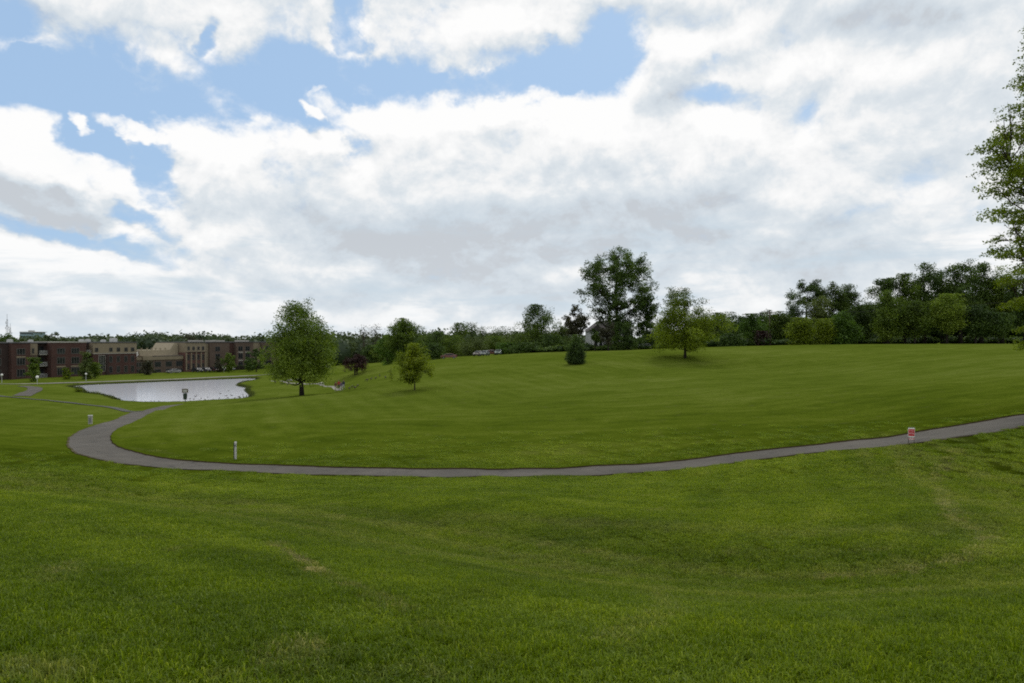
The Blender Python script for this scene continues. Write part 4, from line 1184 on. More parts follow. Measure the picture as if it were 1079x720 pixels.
# dark clipped hedges at the foot of the right wing
def hedge(u0, u1, d, h, label):
    s0, s1 = s_of(u0), s_of(u1); p = A0 + EV*s0
    nx_ = np.array([-EV[1], EV[0]]); p = p + nx_*d
    L = s1-s0; r = np.random.RandomState(int(u0)); n = int(L*90)
    e = empty('hedge', (p[0], p[1], GZB), ROT); tag(e, label, 'hedge')
    q = np.column_stack([r.uniform(0, L, n), r.uniform(-.7, .7, n), h*r.rand(n)**.7*(1+.12*np.sin(r.uniform(0, L, n)))])
    cm = fast_mesh('foliage', leaf_quads(q, .22*(.6+.8*r.rand(n)), r), 4, np.arange(4*n), {'tone': np.repeat(np.clip(.4+.4*(r.rand(n)-.5), 0, 1), 4)})
    link('foliage', cm, M['leaf_dark'], e)
    m = MB(); m.box(.05, L-.05, -.5, .5, 0.02, h*.82); o = m.build('twig_core', M['bark_dark'], e)
hedge(219, 247, -3.0, 1.9, 'dark clipped hedge along the foot of the right brick wing')
hedge(247.5, 285, -3.0, 1.6, 'lower dark hedge under the right windows of the brick wing')
hedge(143, 160, -2.0, 1.0, 'low dark hedge at the foot of the low tan building')

# ------------------------------------------------------------------ cars
M['car_glass'] = simple_mat('car_glass', (.02,.028,.03), .4, var=.1, spec=.12)
def make_car(col, label, group=None, suv=0.0):
    root = empty('parked_car', (0, 0, 0)); tag(root, label, 'car', group)
    m = paint('car_paint', col)
    prof = [(-2.15,.35),(-2.2,.62),(-2.1,.86),(-1.35,.96+suv*.05),(-.75,1.36+suv*.2),(.75,1.42+suv*.22),(1.65,1.05+suv*.3),(2.1,.98+suv*.2),(2.2,.6),(2.15,.35)]
    bm = bmesh.new(); rows = []
    for fy, sc in ((-.86,.95),(-.82,1.0),(-.62,1.0),(.62,1.0),(.82,1.0),(.86,.95)):
        row = []
        for x, z in prof:
            yy = fy
            if z > 1.0: yy = fy*(.80 if abs(fy) > .8 else .95)
            row.append(bm.verts.new((x*sc, yy, .35+(z-.35)*(sc if z > .9 else 1))))
        rows.append(row)
    for a, c in zip(rows[:-1], rows[1:]):
        for i in range(len(prof)-1): bm.faces.new((a[i], c[i], c[i+1], a[i+1]))
        bm.faces.new((a[-1], c[-1], c[0], a[0]))
    bm.faces.new(rows[0]); bm.faces.new(rows[-1][::-1])
    bmesh.ops.recalc_face_normals(bm, faces=bm.faces[:])
    me = bpy.data.meshes.new('body'); bm.to_mesh(me); bm.free()
    o = link('body', me, m, root); bv = o.modifiers.new('bevel', 'BEVEL'); bv.width = .05; bv.segments = 2
    # glass
    t = suv*.2
    MB().add([(-1.37,-.60,.99),(-1.37,.60,.99),(-.80,.60,1.36+t),(-.80,-.60,1.36+t)], [(0,1,2,3)]).build('windscreen', M['car_glass'], root)
    bpy.data.objects[root.children[-1].name].location.x = -.02
    MB().add([(1.62,-.58,1.08+suv*.3),(1.62,.58,1.08+suv*.3),(.82,.58,1.40+t),(.82,-.58,1.40+t)], [(3,2,1,0)]).build('rear_window', M['car_glass'], root).location.x = .02
    for sg in (-1, 1):
        y0, y1 = .84*sg, .70*sg
        MB().add([(-1.05,y0+.015*sg,1.02),(1.3,y0+.015*sg,1.02+suv*.1),(.78,y1+.015*sg,1.34+t),(-.68,y1+.015*sg,1.31+t)], [(0,1,2,3)]).build('side_window', M['car_glass'], root)
        MB().box(-2.2,-2.14,.48*sg-.16,.48*sg+.16,.64,.78).build('headlight', M['white'], root)
        MB().box(2.12,2.19,.55*sg-.14,.55*sg+.14,.68,.86).build('tail_light', M['red'], root)
        for x in (-1.35, 1.35):
            w = MB().tube([(x,.66*sg,.33),(x,.87*sg,.33)], .33, 18).build('wheel', M['rubber'], root)
            MB().tube([(x,.872*sg,.33),(x,.885*sg,.33)], .2, 12).build('rim', M['grey_metal'], w)
    MB().box(-2.24,-2.16,-.6,.6,.36,.5).build('number_plate_bumper', M['dark_metal'], root)
    return root
def put(o, p, rz, sink=0): o.location = (p[0], p[1], p[2]-sink); o.rotation_euler = (0, 0, rz)
GC = 'cars parked behind the crest of the field'
c1 = make_car((.15,.17,.165), 'white parked car nearer the tree line centre, beside the dark pink one', GC); p = at_depth(511, 181); put(c1, p, R(78))
c2 = make_car((.17,.07,.065), 'dusty pink parked car between the two white parked cars', GC); p = at_depth(517.5, 189); put(c2, p, R(20))
c3 = make_car((.14,.18,.165), 'white parked car standing apart, rightmost on the crest', GC); p = at_depth(525.3, 182); put(c3, p, R(84))
c4 = make_car((.17,.14,.13), 'dull beige parked car at left end of the crest car group', GC); p = at_depth(504.5, 184); put(c4, p, R(70))
c5 = make_car((.13,.04,.03), 'dark red parked car alone, left of the other crest cars', GC); p = at_depth(473, 185); put(c5, p, R(5))
c6 = make_car((.3,.3,.3), 'white car half hidden behind the dark bush right of the house', GC); p = at_depth(679, 174); put(c6, p, R(15))
GB = 'cars parked before the brick wing'
nrm = np.array([-EV[1], EV[0]])
for u, col, lab in ((194,(.02,.02,.025),'black car parked at the left corner of the right brick wing'),(202.5,(.06,.06,.07),'dark grey car parked before the rose brick bays, second from left'),
                    (211,(.05,.015,.015),'maroon car parked before the rose brick bays, third from left'),(219.5,(.03,.035,.05),'dark blue car parked under the tan stair bay'),
                    (228,(.16,.17,.18),'silver car parked right of the tan stair bay')):
    q = A0 + EV*s_of(u) - nrm*7.0; c = make_car(col, lab, GB, suv=.6); put(c, (q[0], q[1], GZB+.02), ROT+R(90))
c = make_car((.2,.2,.2), 'pale car parked by the hedge of the low tan building', 'cars parked before the brick wing'); q = A0+EV*s_of(169)-nrm*7; put(c, (q[0], q[1], GZB+.02), ROT)

# ------------------------------------------------------------------ white house
M['house_white'] = simple_mat('house_siding', (.36,.37,.37), .7, var=.12, scale=2)  # white siding dulled: shade on the house put into its colour
def house():
    p = at_depth(641, 178); g = p.z
    e = empty('white_house', (p.x, p.y, g), R(4)); tag(e, 'white two storey house with grey roof behind the tallest tree', 'house')
    MB().box(-4.6, 6.5, 0, 8, 0, 4.9).build('wall', M['house_white'], e)
    m = MB(); z0, z1 = 4.9, 7.6
    m.add([(-5.1,-.5,z0),(7,-.5,z0),(7,8.5,z0),(-5.1,8.5,z0),(-2.2,4,z1),(4.2,4,z1)], [(0,1,5,4),(1,2,5),(2,3,4,5),(3,0,4),(3,2,1,0)])
    rf = m.build('roof', M['shingle'], e)
    MB().box(.7, 1.4, 3.4, 4.2, 6.6, 8.4).build('chimney', M['stucco_pale'], rf)
    m = MB(); m.add([(-4.9,-.45,5.0),(-1.1,-.45,5.0),(-3.0,-.45,6.7),(-3.0,3.0,6.7),(-4.9,1.0,5.0),(-1.1,1.0,5.0)], [(0,1,2),(0,2,3,4),(1,5,3,2)])
    m.build('gable', M['shingle'], e)
    MB().box(-4.3, -1.6, -1.3, -.003, 0, 2.9).build('bay', M['white_dull'], e)
    MB().box(-4.5, -1.4, -1.5, -.002, 2.902, 3.1).build('bay_roof', M['shingle'], e)
    def win(x0, x1, z0, z1, y):
        m = MB(); t = .1
        m.box(x0,x1,y-.06,y-.002,z0,z0+t).box(x0,x1,y-.06,y-.002,z1-t,z1).box(x0,x0+t,y-.06,y-.002,z0+t,z1-t).box(x1-t,x1,y-.06,y-.002,z0+t,z1-t)
        w = m.build('window', M['white'], e); MB().box(x0+t,x1-t,y-.03,y-.004,z0+t,z1-t).build('pane', M['glass'], w)
    for x in (-4.1, -2.8): win(x, x+1.1, .9, 2.4, -1.3)
    for x in (-4.1, -2.6, -.6, 1.6, 4.0): win(x, x+1.1, 3.3, 4.6, 0)
    for x in (1.8, 4.2): win(x, x+1.2, .9, 2.4, 0)
    d = MB().box(-.5, .5, -.06, -.002, .1, 2.2).build('door', M['green_metal'], e)
    MB().sphere((.38, -.09, 1.1), .04, 8, 5).build('handle', M['grey_metal'], d)
house()

# ------------------------------------------------------------------ skyline pieces at far left
def mast(u, D, vt, label):
    x = (u-U0)/F*D; z = -11.0; h = -(vt-V0)/F*D - z
    e = empty('radio_mast', (x, D, z)); tag(e, label, 'mast', 'radio masts on the horizon')
    m = MB(); w0, w1 = 1.5, .45; L = []
    for k in range(3):
        a = k*2.094; m.tube([(w0*math.cos(a), w0*math.sin(a), 0), (w1*math.cos(a), w1*math.sin(a), h*.86)], .09, 4)
    n = 12
    for j in range(n):
        f0, f1 = j/n*.86, (j+1)/n*.86; wa, wb = w0+(w1-w0)*f0/.86, w0+(w1-w0)*f1/.86
        for k in range(3):
            a, c = k*2.094, (k+1)*2.094
            m.tube([(wa*math.cos(a), wa*math.sin(a), h*f0), (wb*math.cos(c), wb*math.sin(c), h*f1)], .05, 3)
    m.build('lattice', M['grey_metal'], e)
    MB().tube([(0,0,h*.86),(0,0,h)], .12, 6).build('spike', M['grey_metal'], e)
    for zz, aa in ((.62, .4), (.66, 2.4), (.74, 4.4), (.60, 3.6)):
        MB().tube([(1.2*math.cos(aa), 1.2*math.sin(aa), h*zz), (1.2*math.cos(aa), 1.2*math.sin(aa), h*zz+1.8)], .2, 6).build('antenna', M['white_dull'], e)
mast(7.5, 620, 331, 'taller thin radio mast at the left edge of the skyline')
mast(10.8, 640, 341, 'shorter radio mast just right of the taller one')
def office():
    D = 660; x = (28-U0)/F*D; z = -11
    e = empty('office_block', (x, D, z), R(-8)); tag(e, 'pale blue-grey office block peeping over the trees below the sky', 'building')
    m = simple_mat('pale_blue_cladding', (.20,.29,.33), .5, var=.06, scale=.2)
    ht = -(350.2-V0)/F*D - z
    MB().box(-7.5, 7.5, 0, 14, 0, ht).build('wall', m, e)
    for k in range(5): MB().box(-7.2, 7.2, -.06, -.003, ht-1.8-k*3.2, ht-.7-k*3.2).build('window', M['glass'], e)
    MB().box(-7.8, 9.3, -.2, 14.2, ht+.003, ht+.5).build('roof', M['concrete'], e)
    MB().box(-2, 1.5, 4, 8, ht+.503, ht+1.9).build('rooftop_unit', M['white_dull'], e)
office()

# ------------------------------------------------------------------ utility pole and wires
def pole():
    p = at_depth(811, 168); h = -(327-V0)/F*168 - p.z
    e = empty('utility_pole', (p.x, p.y, p.z)); tag(e, 'wooden utility pole standing in the right tree line', 'utility pole')
    MB().tube([(0,0,-.2),(0,0,h)], [.17,.12], 10).build('pole', M['wood'], e)
    MB().box(-1.1,1.1,-.06,.06,h-.75,h-.6).build('crossarm', M['wood'], e)
    for x in (-.95, -.35, .35, .95): MB().tube([(x,0,h-.6),(x,0,h-.42)], .05, 8).build('insulator', M['grey_metal'], e)
    for k, (x, dz) in enumerate(((-.95, -.4), (.95, -.4))):
        a = Vector((p.x+x, p.y, p.z+h+dz)); b2 = Vector((118+x, 146, 9.5+dz*.2)); pts = []
        for f in np.linspace(0, 1, 24):
            q = a.lerp(b2, f); q.z -= 1.3*math.sin(f*math.pi); pts.append(q)
        o = MB().tube(pts, .018, 5).build('wire', M['dark_metal']); tag(o, 'thin overhead wire sagging before the tall wood', 'wire', 'overhead wires before the tall wood')
pole()

# ------------------------------------------------------------------ things along the path
M['white_post'] = simple_mat('weathered_white', (.46,.46,.44), .7, var=.25, scale=9)
def marker():
    g = ground(248, 484); h = 18.5/F*g.y
    e = empty('marker_post', g, R(12)); tag(e, 'slim white marker post on the grass just beyond the path bend', 'post')
    m = MB(); w, t = .058, .03
    m.add([(-w,-t,-.15),(w,-t,-.15),(w,t,-.15),(-w,t,-.15),(-w,-t,h-.05),(w,-t,h-.05),(w,t,h),(-w,t,h)], [(3,2,1,0),(4,5,6,7),(0,1,5,4),(1,2,6,5),(2,3,7,6),(3,0,4,7)])
    m.build('post', M['white_post'], e, bevel=.006)
    MB().box(-w-.045, -w-.003, -t, t, -.1, h-.06).build('side_strip', M['dark_metal'], e)
    MB().box(-w*.7, w*.7, -t-.008, -t-.001, h*.72, h*.84).build('reflector', M['grey_metal'], e)
marker()
def box_marker():
    g = ground(95, 447); h = 9.3/F*g.y
    e = empty('utility_box', g, R(20)); tag(e, 'short pale grey utility pedestal on the grass left of the path bend', 'utility box')
    MB().box(-.15,.15,-.12,.12,-.1,h-.08).build('body', M['concrete'], e, bevel=.02)
    MB().box(-.18,.18,-.15,.15,h-.078,h).build('cap', M['white_dull'], e, bevel=.02)
    MB().box(-.1,.1,-.131,-.122,.1,h-.2).build('hatch', M['grey_metal'], e)
box_marker()
M['sign_red'] = simple_mat('sign_red', (.48,.012,.03), .5, var=.08)
def yard_sign():
    g = ground(960.5, 468.0); D = g.y; px = D/F
    e = empty('yard_sign', g, R(-14)); tag(e, 'small red and white sign on two dark legs by the path', 'sign')
    w = 3.15*px
    for x in (-1, 1): MB().tube([(x*w*.86,.012,-.15),(x*w*.86,.012,17.5*px)], .012, 8).build('leg', M['dark_metal'], e)
    MB().tube([(-w*.86,.012,17.5*px),(w*.86,.012,17.5*px)], .010, 8).build('crossbar', M['dark_metal'], e)
    bd = MB().box(-w,w,-.012,-.002,7.2*px,17*px).build('board', M['white'], e, bevel=.002)
    MB().box(-w*.9,w*.9,-.016,-.0125,8.4*px,15.6*px).build('red_panel', M['sign_red'], bd)
    m = MB(); 
    for k in range(4):                      # pale upright strokes on the red field, too small to read
        x = -w*.66 + k*w*.4; m.box(x, x+w*.10, -.019, -.0165, 10.4*px, 12.2*px)
        m.box(x+w*.02, x+w*.14, -.019, -.0165, 13.4*px, 14.3*px)
    m.build('lettering', M['white'], bd)
    rd = MB().box(-w*.86,w*.92,-.012,-.002,4.4*px,6.3*px).build('rider_board', simple_mat('pink_board', (.52,.24,.25), .6, var=.1), e)
    MB().box(-w*.6,w*.6,-.0155,-.0125,5.0*px,5.5*px).build('lettering', M['white'], rd)
yard_sign()
def pond_sign():
    D = 116.0; p = at_depth(195.2, D); px = D/F
    e = empty('pond_post', p, R(5)); tag(e, 'post with square brown board and dark green bin at end of path', 'sign post')
    top = -(409.8-V0)/F*D - p.z
    MB().tube([(0,0,-.2),(0,0,top-.05)], .055, 10).build('post', M['dark_metal'], e)
    b_ = MB().box(-3.1*px,3.1*px,-.16,-.057,top-4.1*px,top).build('board', M['wood'], e, bevel=.01)
    MB().box(-2.0*px,2.0*px,-.168,-.162,top-3.3*px,top-1*px).build('notice', M['white_dull'], b_)
    z0, z1 = top-11.3*px, top-4.6*px
    m = MB(); m.tube([(0,-.1,z0),(0,-.1,z0+.12),(0,-.1,z1-.1),(0,-.1,z1)], [.24,.29,.33,.27], 14)
    m.build('bin', M['green_metal'], e, smooth=False)
pond_sign()

def bollard_lamp(u, D, vhead, label, r=.24):
    p = at_depth(u, D); zz = -(vhead-V0)/F*D - p.z
    e = empty('garden_lamp', p); tag(e, label, 'lamp', 'white globe lamps along the far bank')
    MB().tube([(0,0,-.1),(0,0,.12),(0,0,.13),(0,0,zz-r*.8)], [.12,.12,.06,.05], 8).build('post', M['white_dull'], e)
    MB().sphere((0,0,zz), (r,r,r*1.1), 12, 8).build('globe', M['white'], e, smooth=True)
    MB().tube([(0,0,zz+r*1.02),(0,0,zz+r*1.3)], [.1,.02], 8).build('cap', M['dark_metal'], e)
bollard_lamp(39.2, 166, 397.6, 'largest white globe lamp, on the bank above the curved path', .36)
bollard_lamp(1.8, 172, 395.2, 'white globe lamp at the left picture edge by the brick block', .28)
bollard_lamp(90.5, 180, 394.2, 'white globe lamp below the slim olive tree', .24)
bollard_lamp(236, 232, 387.3, 'white globe lamp before the right brick wing hedge', .42)

# pale boulders on the slope by the farther path
for u, v, s, lab in ((305,401.5,.55,'pale boulder beside the far path just left of the big tree trunk'),(312.5,400.8,.45,'smaller pale boulder behind the trunk of the big tree'),(338.5,405,.5,'pale boulder on the far path halfway to the walkers'),
                     (167,422.6,.4,'small grey rock at the water edge left of the post'),(345,388,.8,'pale rock outcrop on the bank right of the big tree')):
    g = ground(u, v)
    if g is None: g = at_depth(u, 150)
    if u == 167: g = at_depth(167, 122.5)
    rr = np.random.RandomState(int(u)); bm = bmesh.new(); bmesh.ops.create_icosphere(bm, subdivisions=3, radius=1)
    for vv in bm.verts:
        n_ = mn.noise(vv.co*1.7+Vector((u, 0, 0))); vv.co *= (1+.3*n_); vv.co.x *= s*1.3; vv.co.y *= s; vv.co.z *= s*.65
    me = bpy.data.meshes.new('rock'); bm.to_mesh(me); bm.free()
    o = link('boulder', me, M['rock']); o.location = (g.x, g.y, g.z+s*.2); o.rotation_euler = (0, 0, rr.rand()*6)
    tag(o, lab, 'rock')

# ------------------------------------------------------------------ geese
def make_goose(swim=False):
    e = empty('goose', (0, 0, 0))
    b0 = MB()
    bz = .10 if swim else .42
    m = bmesh.new(); bmesh.ops.create_uvsphere(m, u_segments=14, v_segments=10, radius=1)
    for v in m.verts:
        x = v.co.x; v.co.x *= .36; v.co.y *= .155*(1-.25*x); v.co.z *= .15*(1+.1*x)
        if x < -.5: v.co.z += (-.5-x)*.10
        v.co.z += bz
    me = bpy.data.meshes.new('body'); m.to_mesh(me); m.free()
    me.polygons.foreach_set('use_smooth', [True]*len(me.polygons))
    link('body', me, M_goose['brown'], e)
    pts = [(.24,0,bz+.04),(.34,0,bz+.16),(.35,0,bz+.30),(.40,0,bz+.40)] if seedg[0] % 3 else [(.24,0,bz+.02),(.40,0,bz+.0),(.50,0,bz-.14),(.56,0,bz-.30)]
    if swim: pts = [(.24,0,bz+.04),(.34,0,bz+.16),(.35,0,bz+.28),(.40,0,bz+.36)]
    nk = MB().tube(pts, [.07,.045,.038,.045], 8).sphere((pts[-1][0]+.03,0,pts[-1][2]+.01), (.065,.042,.045), 8, 6).build('neck', M['rubber'], e, smooth=True)
    MB().tube([(pts[-1][0]+.08,0,pts[-1][2]),(pts[-1][0]+.15,0,pts[-1][2]-.01)], [.022,.010], 6).build('beak', M['rubber'], nk)
    MB().box(pts[-1][0]-.01,pts[-1][0]+.03,-.046,.046,pts[-1][2]-.035,pts[-1][2]+.0).build('cheek_patch', M['white'], nk)
    MB().tube([(-.30,0,bz+.06),(-.47,0,bz+.09)], [.07,.02], 6).build('tail', M['rubber'], e)
    if not swim:
        for y in (-.07, .07): MB().tube([(.0,y,bz-.12),(-.01,y,.14),(.0,y,.02)], [.03,.014,.013], 6).tube([(.0,y,.015),(.09,y,.01)], [.02,.03], 5).build('leg', M['rubber'], e)
    return e
seedg = [0]
M_goose = {'brown': simple_mat('goose_feathers', (.085,.068,.052), .9, var=.35, scale=12)}
gw = []
for u, v in ((371,409),(374,410.5),(377,408),(368,411),(387,402),(391,401),(396,400),(400,397.5),(406,399),(290,404),(296,405.5),(303,406.5)):
    g = ground(u, v)
    if g: gw.append(g)
seedg[0] = 1; ga = make_goose(False); seedg[0] = 3; gb = make_goose(False); seedg[0] = 1; gs = make_goose(True)
LG = 'brown goose grazing on the grass between the walkers and the field'
for k, g in enumerate(gw):
    src = ga if k % 2 else gb
    o = src if k < 2 else copy_tree(src)
    o.location = g; o.scale = (.8,.8,.8); o.rotation_euler = (0, 0, rs.rand()*6.28)
    tag(o, 'brown goose upright with black neck on the grass slope near the walkers' if k % 2 else 'brown goose with lowered neck on the grass slope near the walkers', 'goose', 'geese on the grass')
first = True
for u, v in ((200,420.5),(204,421),(206,418),(219,419),(224,421.5),(231,420),(238,417.5),(244,417),(247,420),(251,418.5),(232,415),(212,420),(216,421.5),(256,416),(240,419.5),(207.5,416.5),(241,412)):
    D = -WATER_Z*F/(v-V0)
    o = gs if first else copy_tree(gs); first = False
    o.location = ((u-U0)/F*D, D, WATER_Z-.02); o.scale = (.55,.55,.55); o.rotation_euler = (0, 0, rs.rand()*6.28)
    tag(o, 'dark waterfowl swimming on the pond near the closer bank', 'waterfowl', 'waterfowl on the pond')

# ------------------------------------------------------------------ people on the far path
def person(loc, rz, shirt, trousers, hair, label, stride=.22, h=1.70, arm=.15, skirt=False):
    k = h/1.75
    e = empty('person', loc, rz); tag(e, label, 'person', 'people walking on the far path')
    V = {}; verts = []; edges = []; rad = []
    def v(n, x, y, z, r1, par=None):
        V[n] = len(verts); verts.append((x*k, y*k, z*k)); rad.append((r1*k, r1*k*.9))
        if par: edges.append((V[par], V[n]))
    v('pelvis', 0, 0, .96, .145); v('waist', 0, 0, 1.10, .125, 'pelvis'); v('chest', 0, .01, 1.33, .165, 'waist'); v('neck', 0, .0, 1.46, .062, 'chest')
    v('throat', 0, .01, 1.505, .058, 'neck'); v('jaw', 0, .03, 1.555, .088, 'throat'); v('head', 0, .02, 1.64, .118, 'jaw'); v('crown', 0, .0, 1.72, .10, 'head'); v('nose', 0, .115, 1.635, .018, 'head')
    for s, sg in (('l', -1), ('r', 1)):
        st = stride*sg
        v('hip'+s, .09*sg, .0, .90, .10, 'pelvis'); v('knee'+s, .10*sg, st*.55+.03, .50, .065, 'hip'+s)
        v('ankle'+s, .10*sg, st-.02 if sg > 0 else st-.06, .09 if sg > 0 else .12, .042, 'knee'+s); v('toe'+s, .11*sg, st+.14, .04, .035, 'ankle'+s)
        v('sh'+s, .19*sg, .0, 1.405, .075, 'chest'); v('el'+s, .235*sg, -arm*sg*.5-.02, 1.13, .043, 'sh'+s)
        v('wr'+s, .225*sg, -arm*sg+.06, .90, .028, 'el'+s); v('palm'+s, .222*sg, -arm*sg+.085, .83, .032, 'wr'+s)
        for j in range(4):
            v('f%d%s' % (j, s), .215*sg, -arm*sg+.06+.018*j, .76, .0085, 'palm'+s); v('g%d%s' % (j, s), .205*sg, -arm*sg+.065+.018*j, .725+.006*abs(j-1.5), .0075, 'f%d%s' % (j, s))
        v('th'+s, .205*sg, -arm*sg+.13, .80, .009, 'palm'+s)
    me = bpy.data.meshes.new('body'); me.from_pydata(verts, edges, [])
    o = bpy.data.objects.new('body', me); COL.objects.link(o)
    sk = o.modifiers.new('skin', 'SKIN'); sk.use_smooth_shade = True
    for i, sv in enumerate(me.skin_vertices[0].data): sv.radius = rad[i]; sv.use_root = (i == 0)
    sb = o.modifiers.new('sub', 'SUBSURF'); sb.levels = 2; sb.render_levels = 2
    dg = bpy.context.evaluated_depsgraph_get(); ev = o.evaluated_get(dg)
    nm = bpy.data.meshes.new_from_object(ev, depsgraph=dg)
    bpy.data.objects.remove(o)
    nm.name = 'body'; nm.materials.clear()
    skin = simple_mat('skin', (.36,.22,.16), .6, var=.08)
    top = simple_mat('top_cloth', shirt, .9, var=.15); bot = simple_mat('trouser_cloth', trousers, .9, var=.15)
    for mt in (skin, top, bot, M['rubber']): nm.materials.append(mt)
    for p in nm.polygons:
        z = p.center.z/k; x = abs(p.center.x)/k
        if z > 1.475: i = 0
        elif z < .10: i = 3
        elif z < .885 and x > .17: i = 0
        elif z < .98 and x < .19: i = 2
        else: i = 1
        p.material_index = i; p.use_smooth = True
    link('body', nm, None, e)
    hb = bmesh.new(); bmesh.ops.create_uvsphere(hb, u_segments=16, v_segments=12, radius=1)
    for vv in hb.verts:
        vv.co = Vector((vv.co.x*.108*k, (vv.co.y*.118+ .0)*k, vv.co.z*.118*k)); vv.co.z += 1.675*k; 
    dl = [vv for vv in hb.verts if (vv.co.y > .055*k and vv.co.z < 1.70*k) or vv.co.z < 1.60*k]
    bmesh.ops.delete(hb, geom=dl, context='VERTS')
    hm = bpy.data.meshes.new('hair'); hb.to_mesh(hm); hb.free()
    ho = link('hair', hm, simple_mat('hair', hair, .8, var=.3, scale=30), e)
    so_ = ho.modifiers.new('thick', 'SOLIDIFY'); so_.thickness = .012
    for sg in (-1, 1): MB().sphere((.032*sg*k, .098*k, 1.665*k), .012*k, 8, 6).build('eye', M['dark_metal'], e)
    MB().box(-.025*k,.025*k,.088*k,.098*k,1.595*k,1.603*k).build('mouth', M['red'], e)
    return e
for (u, D, rz, sh, tr_, ha, lab, hh, st) in [
    (353.6,119,R(200),(.10,.03,.03),(.42,.38,.36),(.03,.02,.015),'walker in dark maroon jacket and pale trousers, leftmost of the four',1.66,.2),
    (356.9,120,R(190),(.34,.04,.04),(.05,.05,.06),(.04,.025,.015),'walker in bright red top, second from left of the four',1.80,.22),
    (359.4,118.5,R(165),(.10,.07,.13),(.50,.46,.50),(.05,.03,.02),'walker in dusky purple top and whitish trousers, third of the four',1.62,.16),
    (362.0,119.5,R(175),(.025,.03,.05),(.35,.36,.40),(.02,.015,.01),'walker in navy jacket and light grey trousers, rightmost of the four',1.74,.24)]:
    person(at_depth(u, D), rz, sh, tr_, ha, lab, st, hh)
# ------------------------------------------------------------------ camera, sun, sky
cam = bpy.data.cameras.new('camera'); cam.lens = 24.02; cam.sensor_width = 36; cam.clip_start = 0.1; cam.clip_end = 12000
co = bpy.data.objects.new('camera', cam); COL.objects.link(co)
co.location = (0, 0, 0); co.rotation_euler = (R(90) - math.atan(2/720), 0, 0)
scene.camera = co

SUN_EL, SUN_AZ = 52.0, 25.0       # azimuth measured from +Y (view direction) towards +X
sl = bpy.data.lights.new('sun', 'SUN'); sl.energy = 1.05; sl.angle = R(9); sl.color = (1.0, 0.95, 0.87)
so = bpy.data.objects.new('sun', sl); COL.objects.link(so)
sd = Vector((math.sin(R(SUN_AZ))*math.cos(R(SUN_EL)), math.cos(R(SUN_AZ))*math.cos(R(SUN_EL)), math.sin(R(SUN_EL))))
so.rotation_euler = sd.to_track_quat('Z', 'Y').to_euler(); so.location = (0, 0, 60)

def pix_dir(u, v):
    x = (u-U0)/F; z = (V0-v)/F
    return math.atan(x), math.atan(z/math.hypot(x, 1))

def ellipses(nt, vec, lst, op='MAXIMUM'):
    cur = None
    for (u, v, rx, ry, rot, w, soft) in lst:
        a, e = pix_dir(u, v)
        k = math.cos(a)**2/F          # radians of azimuth per pixel there
        ke = math.cos(a)*math.cos(e)**2/F
        mp = N(nt, 'ShaderNodeMapping', vector_type='TEXTURE')
        mp.inputs['Location'].default_value = (a, e, 0); mp.inputs['Rotation'].default_value = (0, 0, R(rot))
        mp.inputs['Scale'].default_value = (rx*k, ry*ke, 1)
        if cur is None: nt.links.new(vec, mp.inputs[0])
        else:      # chained so that the shader compiler can reuse its stack
            ma = N(nt, 'ShaderNodeVectorMath', operation='MULTIPLY_ADD'); nt.links.new(cur, ma.inputs[0])
            ma.inputs[1].default_value = (1e-7,)*3; nt.links.new(vec, ma.inputs[2]); nt.links.new(ma.outputs[0], mp.inputs[0])
        ln = N(nt, 'ShaderNodeVectorMath', operation='LENGTH'); nt.links.new(mp.outputs[0], ln.inputs[0])
        mr = N(nt, 'ShaderNodeMapRange', interpolation_type='SMOOTHSTEP')
        mr.inputs[1].default_value = max(0, 1-soft*1.35); mr.inputs[2].default_value = 1+soft*1.35; mr.inputs[3].default_value = w; mr.inputs[4].default_value = 0
        nt.links.new(ln.outputs['Value'], mr.inputs[0])
        cur = mr.outputs[0] if cur is None else math_node(nt, op, cur, mr.outputs[0])
    return cur

BLUE = [ # u, v, rx, ry, rotation, weight, softness
 (60,92,125,40,0,1,.35),(215,92,150,44,-3,1,.35),(360,80,110,30,0,1,.4),(90,135,62,26,-32,1,.35),(300,122,70,14,-10,.9,.5),
 (560,82,100,20,6,.95,.4),(640,55,44,44,20,1,.4),(440,88,110,12,0,.8,.5),
 (165,178,24,46,25,.85,.4),(150,228,36,12,-30,.7,.5),(15,18,42,30,0,.9,.5),(372,30,22,34,-20,.95,.4),(208,35,12,26,-25,.8,.5),
 (70,243,120,9,-14,.6,.6),(185,268,60,7,-10,.35,.8),(756,102,46,15,-12,.55,.6),(745,72,22,14,0,.4,.6),(838,114,30,12,20,.22,.6),(725,20,40,16,0,.45,.7),(840,40,40,14,0,.25,.8),(560,60,60,20,0,.9,.4),(370,150,22,10,-30,.55,.6)]
PUFF = [(42,184,98,36,-22,1.25,.3),(140,137,42,9,-10,.95,.5),(75,129,18,6,-25,.85,.5),(335,119,14,8,-20,.85,.5),(280,136,14,10,-10,.5,.5),(335,100,10,4,20,.4,.5),(376,114,8,4,0,.4,.5),
 (130,22,72,22,-22,.7,.6),(290,15,80,22,-5,.7,.6),(500,12,110,44,6,.95,.45),(215,150,26,9,-35,.6,.5),(235,165,26,10,-35,.5,.6)]
